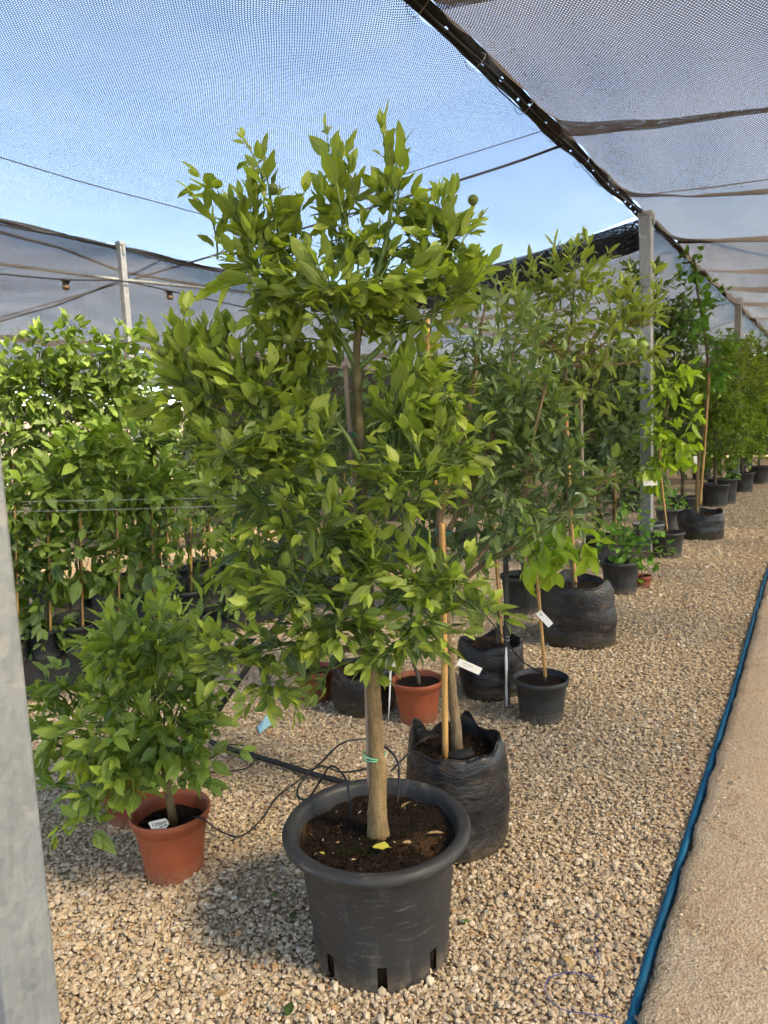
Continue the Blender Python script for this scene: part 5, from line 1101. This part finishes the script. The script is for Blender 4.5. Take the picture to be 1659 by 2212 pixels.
for k, (px, py, lobes, lab) in enumerate([
        (1475, 1090, [(1460, 760, 60, 120, 60, 0.3, 0.1), (1460, 930, 60, 110, 45, 0.3, 0.08)], 'dark dense shrub tree behind the crooked vine trunk'),
        (1545, 1060, [(1560, 830, 60, 110, 70, 0.3, 0.25), (1560, 950, 60, 70, 45, 0.2, 0.3)], 'round small leaved shrub right of the crooked vine trunk'),
        (1603, 1040, [(1610, 830, 60, 110, 70, 0.3, 0.45), (1610, 940, 55, 70, 40, 0.2, 0.5)], 'sunlit small leaved shrub second from the right edge'),
        (1640, 1024, [(1655, 820, 55, 110, 60, 0.3, 0.6), (1655, 930, 50, 70, 35, 0.2, 0.55)], 'yellow green shrub cut by the right edge of the photo'),
        (1590, 1020, [(1585, 760, 50, 50, 30, 0.5, 0.5)], 'slim shrub rising below the distant post')]):
    b = base_of(px, py, 0.2); b[:2] *= 0.82 if k < 2 else 0.86
    plant('potted_shrub', lab, 'shrub', b, ('lip', 0.24, 0.19, 0.4, 'pot_black'), [(px, py-40), (px, 950), (px+3, 850)], 0.03, [(a, b_, c, d_, int(n_*4), u_, t_) for a, b_, c, d_, n_, u_, t_ in lobes], 'small', 'leaf_shrub' if k else 'leaf_dark', 0.105 if k else 0.12, 0, SH, 0.03, 0.36, seed=20+k, rr=(0.3, 1.0))
# dark trees filling the row between the lemon tree and the tall post
FR = 'dark citrus trees filling the middle of the row'
for k, (px, py, lobes, lab, mt) in enumerate([
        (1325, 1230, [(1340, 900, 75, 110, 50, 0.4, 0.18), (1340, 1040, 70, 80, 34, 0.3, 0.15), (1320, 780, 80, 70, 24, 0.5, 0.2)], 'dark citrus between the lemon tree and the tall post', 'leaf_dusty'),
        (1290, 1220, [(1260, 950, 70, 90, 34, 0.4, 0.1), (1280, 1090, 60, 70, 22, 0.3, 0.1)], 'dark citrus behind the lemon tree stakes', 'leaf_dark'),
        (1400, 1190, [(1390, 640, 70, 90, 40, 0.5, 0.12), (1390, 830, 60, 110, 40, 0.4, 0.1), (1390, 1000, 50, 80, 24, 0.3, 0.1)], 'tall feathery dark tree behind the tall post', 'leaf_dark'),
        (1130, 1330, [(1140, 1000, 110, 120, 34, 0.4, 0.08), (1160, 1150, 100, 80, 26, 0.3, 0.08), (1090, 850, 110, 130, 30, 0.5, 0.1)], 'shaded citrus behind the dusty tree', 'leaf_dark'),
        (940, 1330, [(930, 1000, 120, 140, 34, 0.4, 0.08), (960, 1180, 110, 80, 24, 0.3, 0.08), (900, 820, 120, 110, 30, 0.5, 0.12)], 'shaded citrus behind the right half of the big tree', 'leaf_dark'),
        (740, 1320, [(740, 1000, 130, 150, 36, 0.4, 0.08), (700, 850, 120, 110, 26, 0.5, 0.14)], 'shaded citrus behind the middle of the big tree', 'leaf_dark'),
        (1445, 1150, [(1450, 1080, 45, 45, 16, 0.3, 0.25)], 'low leafy plant behind the lime green sapling', 'leaf_vine')]):
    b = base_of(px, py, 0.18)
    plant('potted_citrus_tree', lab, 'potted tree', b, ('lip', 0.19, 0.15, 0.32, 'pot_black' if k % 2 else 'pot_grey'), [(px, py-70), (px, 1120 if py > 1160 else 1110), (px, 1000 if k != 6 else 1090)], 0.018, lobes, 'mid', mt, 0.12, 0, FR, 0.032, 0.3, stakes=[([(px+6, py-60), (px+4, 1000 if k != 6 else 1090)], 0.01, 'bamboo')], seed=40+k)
# ------------------------------------------------------------------ the block of young staked trees at left
YG = 'young staked citrus in the left block'
front = [(35, 1450, 1040, 0.12, 'young citrus against the large post, with dusty low leaves'), (105, 1440, 1010, 0.16, 'second young citrus from the large post, red tie on its stake'), (175, 1430, 940, 0.5, 'young citrus third from the large post, cane showing above the wire'), (255, 1425, 900, 0.7, 'young citrus with the brightest lime top leaves in the left block'), (330, 1415, 980, 0.55, 'young citrus at the right end of the near row, close to the big tree')]
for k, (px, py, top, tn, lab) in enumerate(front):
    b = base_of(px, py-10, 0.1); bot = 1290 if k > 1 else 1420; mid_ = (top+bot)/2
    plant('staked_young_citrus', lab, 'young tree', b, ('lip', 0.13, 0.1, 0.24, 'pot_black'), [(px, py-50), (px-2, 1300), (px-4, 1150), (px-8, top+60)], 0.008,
          [(px-4, top+50, 62, 70, 20, 0.5, tn+0.12), (px-4, mid_-30, 66, 90, 26, 0.2, tn*0.7), (px, bot-80, 62, 90, 20, 0.0, tn*0.45)], 'midbroad', 'leaf_young', 0.162, 60, YG, 0.045, 0.3, stakes=[([(px+5, py-40), (px+2, 1250), (px-3, 1080)], 0.0085, 'bamboo')], seed=60+k, droop=0.35, tone_y=0.35)  # lit tops and shaded lower leaves are put into the tone
back = [(15, 730, 0.3, 'tall back row citrus cut by the left edge of the photo'), (85, 700, 0.32, 'tall back row citrus, second from the left edge'), (150, 690, 0.36, 'tall back row citrus, third from the left edge'), (215, 720, 0.28, 'tall back row citrus in the dip between two taller tops'), (270, 680, 0.4, 'tallest back row citrus, right before the pale post'), (325, 790, 0.2, 'shorter back row citrus next to the big tree crown')]
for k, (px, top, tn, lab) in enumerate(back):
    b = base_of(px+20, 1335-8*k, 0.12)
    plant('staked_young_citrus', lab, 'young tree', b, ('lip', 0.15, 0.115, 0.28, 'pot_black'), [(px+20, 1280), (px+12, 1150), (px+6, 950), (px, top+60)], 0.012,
          [(px, top+60, 52, 66, 18, 0.6, tn+0.12), (px, top+140, 66, 66, 30, 0.3, tn*0.6), (px+8, top+240, 62, 90, 26, 0.2, tn*0.3), (px+12, top+370, 60, 90, 18, 0.1, tn*0.2)], 'midbroad', 'leaf_young', 0.162, 40, YG, 0.05, 0.32, stakes=[([(px+24, 1275), (px+14, 1000)], 0.009, 'bamboo')], seed=80+k, droop=0.3)  # tone falls downward to stand for shade low in the row
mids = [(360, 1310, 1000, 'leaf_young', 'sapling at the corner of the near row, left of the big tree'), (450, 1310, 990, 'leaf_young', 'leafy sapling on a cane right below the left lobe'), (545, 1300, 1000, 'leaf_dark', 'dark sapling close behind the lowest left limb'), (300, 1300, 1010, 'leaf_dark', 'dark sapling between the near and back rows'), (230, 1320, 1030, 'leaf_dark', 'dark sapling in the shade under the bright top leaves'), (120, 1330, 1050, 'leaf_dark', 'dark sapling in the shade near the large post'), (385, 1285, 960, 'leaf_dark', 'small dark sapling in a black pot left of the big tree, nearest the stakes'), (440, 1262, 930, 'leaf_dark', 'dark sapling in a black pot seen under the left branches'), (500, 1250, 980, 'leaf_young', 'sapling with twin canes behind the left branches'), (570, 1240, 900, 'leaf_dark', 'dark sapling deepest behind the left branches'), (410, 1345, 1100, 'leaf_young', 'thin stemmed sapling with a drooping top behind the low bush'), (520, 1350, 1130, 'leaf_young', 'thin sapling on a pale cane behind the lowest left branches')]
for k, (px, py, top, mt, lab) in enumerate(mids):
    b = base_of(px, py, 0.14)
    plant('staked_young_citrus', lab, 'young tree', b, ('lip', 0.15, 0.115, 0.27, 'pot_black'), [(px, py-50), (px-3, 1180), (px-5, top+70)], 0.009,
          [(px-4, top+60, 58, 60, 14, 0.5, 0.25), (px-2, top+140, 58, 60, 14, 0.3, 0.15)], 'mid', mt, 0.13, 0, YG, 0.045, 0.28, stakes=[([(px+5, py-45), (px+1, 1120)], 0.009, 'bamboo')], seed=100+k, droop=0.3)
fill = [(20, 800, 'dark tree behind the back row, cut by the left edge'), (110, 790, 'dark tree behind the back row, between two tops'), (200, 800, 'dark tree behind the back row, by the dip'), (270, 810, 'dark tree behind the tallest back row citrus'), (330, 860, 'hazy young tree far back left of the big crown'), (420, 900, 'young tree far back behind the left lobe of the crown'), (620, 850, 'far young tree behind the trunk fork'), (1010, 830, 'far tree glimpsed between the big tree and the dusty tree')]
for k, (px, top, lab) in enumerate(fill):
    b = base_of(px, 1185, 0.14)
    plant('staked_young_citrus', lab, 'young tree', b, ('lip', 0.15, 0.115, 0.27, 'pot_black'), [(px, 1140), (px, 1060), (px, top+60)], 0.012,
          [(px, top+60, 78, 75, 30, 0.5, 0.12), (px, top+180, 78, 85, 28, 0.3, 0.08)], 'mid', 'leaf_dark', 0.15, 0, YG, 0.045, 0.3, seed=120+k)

# ================================================================== small things
# wires stretched along the young trees
for k, (a, b, lab) in enumerate((((150, 1103), (520, 1092), 'lower pale wire stretched past the young citrus canes'), ((150, 1082), (560, 1073), 'upper pale wire stretched past the young citrus canes'))):
    base = base_of(200, 1430, 0.1); P = [AP(base, a[0]-250, a[1]+4, -0.12), AP(base, a[0], a[1], -0.12), AP(base, b[0], b[1], -0.12+0.5*k), AP(base, b[0]+200, b[1]-5, 0.1)]
    cable(P, 0.0022, lab, 'wire', 3, 'wire', 'trellis_wire')
# black irrigation pipe and thin drip tubes
pipe = [G(455, 1602, 0.03), G(480, 1612, 0.03), G(600, 1648, 0.03), G(690, 1676, 0.03), G(775, 1697, 0.03), G(860, 1722, 0.03)]
cable(pipe, 0.0125, 'black irrigation pipe lying on the gravel behind the big pot', 'cable', 4, 'pipe', 'irrigation_pipe')
def gp(lst): return [G(a, b, z_) for a, b, z_ in lst]
dt1 = gp([(620, 1650, 0.03), (648, 1690, 0.05), (655, 1715, 0.06), (690, 1680, 0.1)])+[AP(B, 720, 1660, 0.08), AP(B, 745, 1690, 0.05), AP(B, 757, 1740, 0.04), AP(B, 757, 1775, 0.04)]
cable([AP(B2, 418, 1765, -0.02), AP(B2, 440, 1770, -0.1)]+gp([(475, 1795, 0.05), (520, 1806, 0.015), (565, 1770, 0.015), (600, 1720, 0.02), (640, 1690, 0.04)])+[AP(B, 690, 1650, 0.2), AP(B, 740, 1605, 0.25), AP(B, 800, 1595, 0.3)], 0.0034, 'thin black drip tube from the terracotta pot to the pipe', 'cable', 8, 'tube', 'drip_tube')
cable([AP(B, 800, 1660, 0.32), AP(B, 740, 1668, 0.3), AP(B, 690, 1655, 0.28), AP(B, 650, 1690, 0.26), AP(B, 643, 1720, 0.24), AP(B, 665, 1725, 0.22), AP(B, 690, 1690, 0.2), AP(B, 715, 1655, 0.12), AP(B, 745, 1680, 0.06), AP(B, 756, 1730, 0.03), AP(B, 757, 1770, 0.03)], 0.0036, 'looped drip tube curling over the rim into the big pot', 'cable', 8, 'tube', 'drip_tube')
cable([AP(B, 800, 1598, 0.3), AP(B, 840, 1620, 0.2), AP(B, 860, 1650, 0.15), AP(B, 862, 1690, 0.12), AP(B, 858, 1735, 0.10)], 0.004, 'drip tube bending down right of the trunk into the big pot', 'cable', 8, 'tube', 'drip_tube')
cable([AP(B, 845, 1665, 0.3), AP(B4, 880, 1630, -0.1), AP(B4, 910, 1600, -0.1), AP(B4, 935, 1590, -0.05)], 0.0036, 'drip tube leading into the black bag behind the big pot', 'cable', 8, 'tube', 'drip_tube')
cable(gp([(475, 1612, 0.04), (500, 1608, 0.09), (535, 1615, 0.10), (550, 1640, 0.06), (530, 1660, 0.03), (470, 1668, 0.02), (420, 1668, 0.02)]), 0.0034, 'small loop of drip tube around the pipe by the bush', 'cable', 8, 'tube', 'drip_tube')
cable([AP(base_of(1062, 1517, 0.19), 1050, 1330, -0.2), AP(base_of(1062, 1517, 0.19), 1090, 1380, -0.22), AP(base_of(1170, 1567, 0.11), 1130, 1430, -0.1), AP(base_of(1170, 1567, 0.11), 1175, 1455, 0)], 0.004, 'drip tube drooping to the small black pot', 'cable', 6, 'tube', 'drip_tube')
# slanting black bar under the left branches
o = tube('slanting_bar', [G(445, 1572, 0.0), AP(G(445, 1572), 560, 1405, 0.25), AP(G(445, 1572), 640, 1290, 0.45)], 0.02, M['mat_black'] if False else M['seam'], sides=4); tag(o, 'slanting black wrapped bar between the low bush and the big tree', 'bar')
# peeling metal stakes
for (x0, y0), (x1, y1), w_, lab in (((1096, 1532), (1092, 1150), 0.016, 'black and white peeling metal stake before the black bag'), ((800, 1690), (795, 1420), 0.0, '')):
    if not w_: continue
    b = G(x0, y0); t = thing('metal_stake', b, lab, 'stake'); top = AP(b, x1, y1)
    P = np.array([b, top])-b; Vb, Tb, Qb = tube_arr(P, w_, 4); link('bar', arrmesh('bar', Vb, Tb, Qb, M['pot_black'], False), t)
    lo = P[0]+(P[1]-P[0])*np.linspace(0.02, 0.36, 5)[:, None]; tube('white_paint', lo+np.array(-HF*0.0105+RGT0*-0.006), [0.007, 0.0085, 0.006, 0.0085, 0.005], M['white'], t, sides=5)
    for zf in (0.40, 0.42): tie(t, (0, 0, 0), P[0]+(P[1]-P[0])*zf, 0.017, 'wire', 'wire_tie', 1, 0.004)
# hanging white tags
def strip_tag(label, p, right, up, w_, h_, bend=0.0):
    t = thing('plant_tag', p, label, 'plant tag'); tag_frame(t, right, up); plate('plate', rrect(-w_/2, -h_, w_/2, 0, min(w_, h_)*0.1), 0.0008, M['white'], t); return t
BP5 = base_of(1170, 1567, 0.11)
t = strip_tag('white strip tag on the thin cane of the small black pot', AP(BP5, 1163, 1322, -0.05), RGT0*0.72+np.array([0, 0, 0.62]), np.array([0, 0, 0.75])+RGT0*0.6, 0.035, 0.1); lettering('C', 0.0, -0.02, 0.02, t, 0)
strip_tag('white strip tag on the cane of the lime green sapling', AP(base_of(1441, 1206, 0.15), 1420, 1043, -0.1), np.array([0, 0, 1.0]), RGT0, 0.055, 0.16)
strip_tag('white tag low on the crooked vine trunk', AP(base_of(1512, 1167, 0.27), 1502, 985, -0.2), RGT0, np.array([0, 0, 1.0])+RGT0*0.3, 0.05, 0.11)
# folded white tag with a twisted tail beside the tan trunk
t = thing('twist_tag', AP(B, 843, 1440, -0.03), 'folded white tag with a long twisted tail beside the tan trunk', 'plant tag')
tube('tail', [(0, 0, 0), (-0.003, 0, -0.05), (-0.009, 0.002, -0.10), (-0.016, 0.003, -0.165)], [0.006, 0.0035, 0.003, 0.001], M['white'], t, sides=4)
lathe('knot', [(0, -0.012), (0.009, -0.006), (0.013, 0.004), (0.010, 0.016), (0.0, 0.02)], M['white'], t, 8, wob=0.2)
# white ring tag on the lemon cane
a = np.linspace(0.6, 5.6, 22); p = AP(BL, 1243, 1080, -0.28); P = np.c_[p[0]+0.032*np.cos(a)*RGT0[0], p[1]+0.032*np.cos(a)*RGT0[1], p[2]+0.045*np.sin(a)]
o = tube('ring_tag', P, np.linspace(0.012, 0.006, 22), M['white'], sides=6); tag(o, 'white plastic ring tag curled round the lemon tree cane', 'plant tag')
# blue scrap and threads
pts = gp([(556, 1572, 0.018), (575, 1545, 0.05), (590, 1562, 0.03), (560, 1585, 0.016)])
o = link('paper_scrap', pymesh('paper_scrap', pts+[p+np.array([0, 0, 0.002]) for p in pts], [(0, 1, 2, 3), (7, 6, 5, 4), (0, 4, 5, 1), (1, 5, 6, 2), (2, 6, 7, 3), (3, 7, 4, 0)], M['blue_rag'], False)); tag(o, 'pale blue paper scrap on the gravel below the left branches', 'paper')
for pts, lab in (([(1285, 2110), (1230, 2100), (1185, 2115), (1180, 2150), (1215, 2180), (1270, 2190), (1320, 2200), (1335, 2230)], 'curved blue thread on the gravel near the bottom right'), ([(1300, 2015), (1285, 2030), (1290, 2060), (1296, 2085)], 'short blue thread on the gravel above the curved one')):
    cable(gp([(a, b, 0.022) for a, b in pts]), 0.0011, lab, 'thread_blue', 5, 'thread', 'blue_thread')
# fallen leaves
def fallen(p, length, az, mat, label, set_='citrus', var=0, tilt=0.15, cat='leaf'):
    t_ = 0.5; v, tt, q, uv = SETS[set_][var]
    me = arrmesh('fallen_leaf', v, tt, q, M[mat], True, {'tone': np.full(len(v), RNG.uniform(0.2, 0.8))}, uv)
    o = link('fallen_leaf', me); o.location = p; o.rotation_euler = (RNG.uniform(-tilt, tilt)+0.1, RNG.uniform(-tilt, tilt), az); o.scale = (length,)*3
    return tag(o, label, cat, 'fallen leaves')
SZ = 0.385
def sp(px, py): return G(px, py, SZ)
fallen(sp(842, 1830), 0.055, 1.9, 'leaf_yellow', 'yellow fallen leaf on the soil right before the tan trunk', var=1)
fallen(sp(700, 1845), 0.03, 1.2, 'leaf_yellow', 'small yellow leaf at the left front of the big pot soil', var=2)
fallen(sp(925, 1800), 0.05, -1.0, 'leaf_dry', 'tan dry leaf at the right of the big pot soil', var=3)
fallen(sp(700, 1712), 0.07, -0.9, 'leaf_dry', 'curled dry leaf at the back left rim of the big pot', var=4)
fallen(sp(735, 1700), 0.08, -1.1, 'leaf_dry', 'large brown dry leaf leaning at the back rim of the big pot', var=5)
fallen(sp(765, 1692), 0.06, -0.6, 'leaf_dry', 'brown dry leaf closest behind the tan trunk', var=0)
fallen(sp(670, 1745), 0.05, 1.6, 'leaf_dry', 'pale dry leaf by the left rim of the big pot', var=6)
fallen(sp(868, 1745), 0.05, -0.2, 'leaf_dry', 'yellow brown dry leaf standing right of the trunk base', var=7, tilt=0.8)
fallen(sp(845, 1695), 0.055, 2.2, 'leaf_dry', 'orange dry leaf behind the trunk at the far rim', var=8)
fallen(sp(890, 1820), 0.028, 2.2, 'leaf_dry', 'tiny curled dry leaf near the tan leaf in the pot', var=1)
for px, py, L_, az, mt, lab in ((628, 1985, 0.045, 0.3, 'leaf_dark', 'dark green fallen leaf on gravel left of the big pot'), (490, 2145, 0.05, 2.2, 'leaf_dry', 'reddish dry leaf on gravel left below the big pot'), (620, 2195, 0.06, 0.5, 'leaf_dark', 'olive fallen leaf at the bottom edge on the gravel'), (1010, 1992, 0.04, 1.0, 'leaf_vine', 'green weed leaf right of the big pot on gravel'), (1235, 2085, 0.05, 0.9, 'leaf_dry', 'brown leaf on gravel between the blue threads and the pot'), (600, 1930, 0.03, 2.6, 'leaf_vine', 'small green leaf on gravel close to the big pot rim'), (385, 1880, 0.05, -0.6, 'leaf_dry', 'straw coloured leaf at the foot of the front terracotta pot'), (1200, 1475, 0.04, 0.0, 'leaf_yellow', 'yellow leaf on the gravel right of the small black pot')):
    p = G(px, py, 0.022); fallen(p, L_, az, mt, lab)
# far planting that closes the view at the end of the aisle and behind the block
far = [(-3.3, 15.5, 2.7, 1.0, 'large dark shrub closing the view left of the distant post'), (-4.6, 14.2, 2.9, 1.1, 'large dark tree behind the lime green sapling and the tall post'), (-6.0, 13.2, 2.7, 1.1, 'large dark tree behind the lemon tree'), (-7.6, 12.2, 2.5, 1.1, 'large dark tree far behind the dusty tree'), (-3.0, 19.5, 2.8, 1.0, 'far green shrub beyond the round shrubs'), (-2.5, 24.0, 2.8, 1.0, 'farthest green shrub at the end of the aisle'), (-9.2, 11.4, 2.2, 1.1, 'large dark tree far behind the big tree'), (-10.9, 10.2, 1.9, 1.1, 'low dark tree far behind the left lobe'), (-2.0, 29.0, 3.0, 1.2, 'pale green tree closing the aisle at the right edge'), (-12.3, 8.6, 1.7, 1.1, 'low dark tree far behind the back row'), (-8.4, 9.6, 2.0, 0.9, 'dark tree behind the trunk fork of the big tree'), (-6.6, 10.6, 2.2, 0.9, 'dark tree behind the upright cane of the dusty tree'), (-3.0, 12.6, 2.9, 0.7, 'dense dark shrub between the tall post and the crooked vine'), (-0.8, 34.0, 3.0, 1.6, 'hazy tree beyond the end of the concrete path')]
for k, (x, y, h, w_, lab) in enumerate(far):
    t = thing('background_shrub', (x, y, 0), lab, 'shrub', 'large shrubs closing the view'); b = np.array([x, y, 0.0]); lite = k in (4, 5, 8, 13)
    round_pot(t, 0.25, 0.2, 0.4, M['pot_black'], 'lip', 0.35, 24, seed=k); tube('trunk', [(x, y, 0.33), (x+0.03, y, 0.9), (x, y+0.03, h*0.6)], [0.035, 0.03, 0.02], M['bark'], t, b, 6, 3)
    C = Crown('small', M['leaf_shrub' if lite else 'leaf_dark'], 0.16, np.random.default_rng(200+k)); C.res = 4
    for zf, rx, n_ in ((0.36, 0.8, 80), (0.62, 0.9, 110), (0.84, 0.65, 80)):
        C.lobe(np.array([x, y, h*zf]), (rx*w_, h*0.22, rx*w_), (x, y, h*zf*0.6), n_, 8, 0.3, 0.45, 0.036, 0.3 if lite else 0.14, 0.4, (30, 65), 0.3, None, (0.3, 1.0), 0.008)
    C.build(t, b, 0, None, 3)

# dry leaf bits and dust blown over the gravel, mostly round the pots
rgl = np.random.default_rng(301); cen = np.array([(-1.2, 1.7), (-2.1, 1.6), (-1.3, 2.4), (-1.9, 3.2), (-1.4, 3.6), (-1.6, 5.0), (-0.8, 2.4), (-1.6, 2.2)]); kk = rgl.integers(0, len(cen), 300)
lxy = cen[kk]+rgl.normal(0, 0.38, (300, 2)); lxy = lxy[lxy[:, 0] < edge_x(lxy[:, 1])]
v, f, t = stones(lxy, rgl.uniform(0.014, 0.022, len(lxy)), rgl.uniform(0.003, 0.011, len(lxy)), oct_v*[1.7, 0.7, 0.14], oct_f)
o = link('leaf_litter', arrmesh('leaf_litter', v, f, None, M['leaf_dry'], False, {'tone': t*0.5})); tag(o, 'scattered dry leaf crumbs lying on the gravel round the pots', 'litter', kind='stuff')
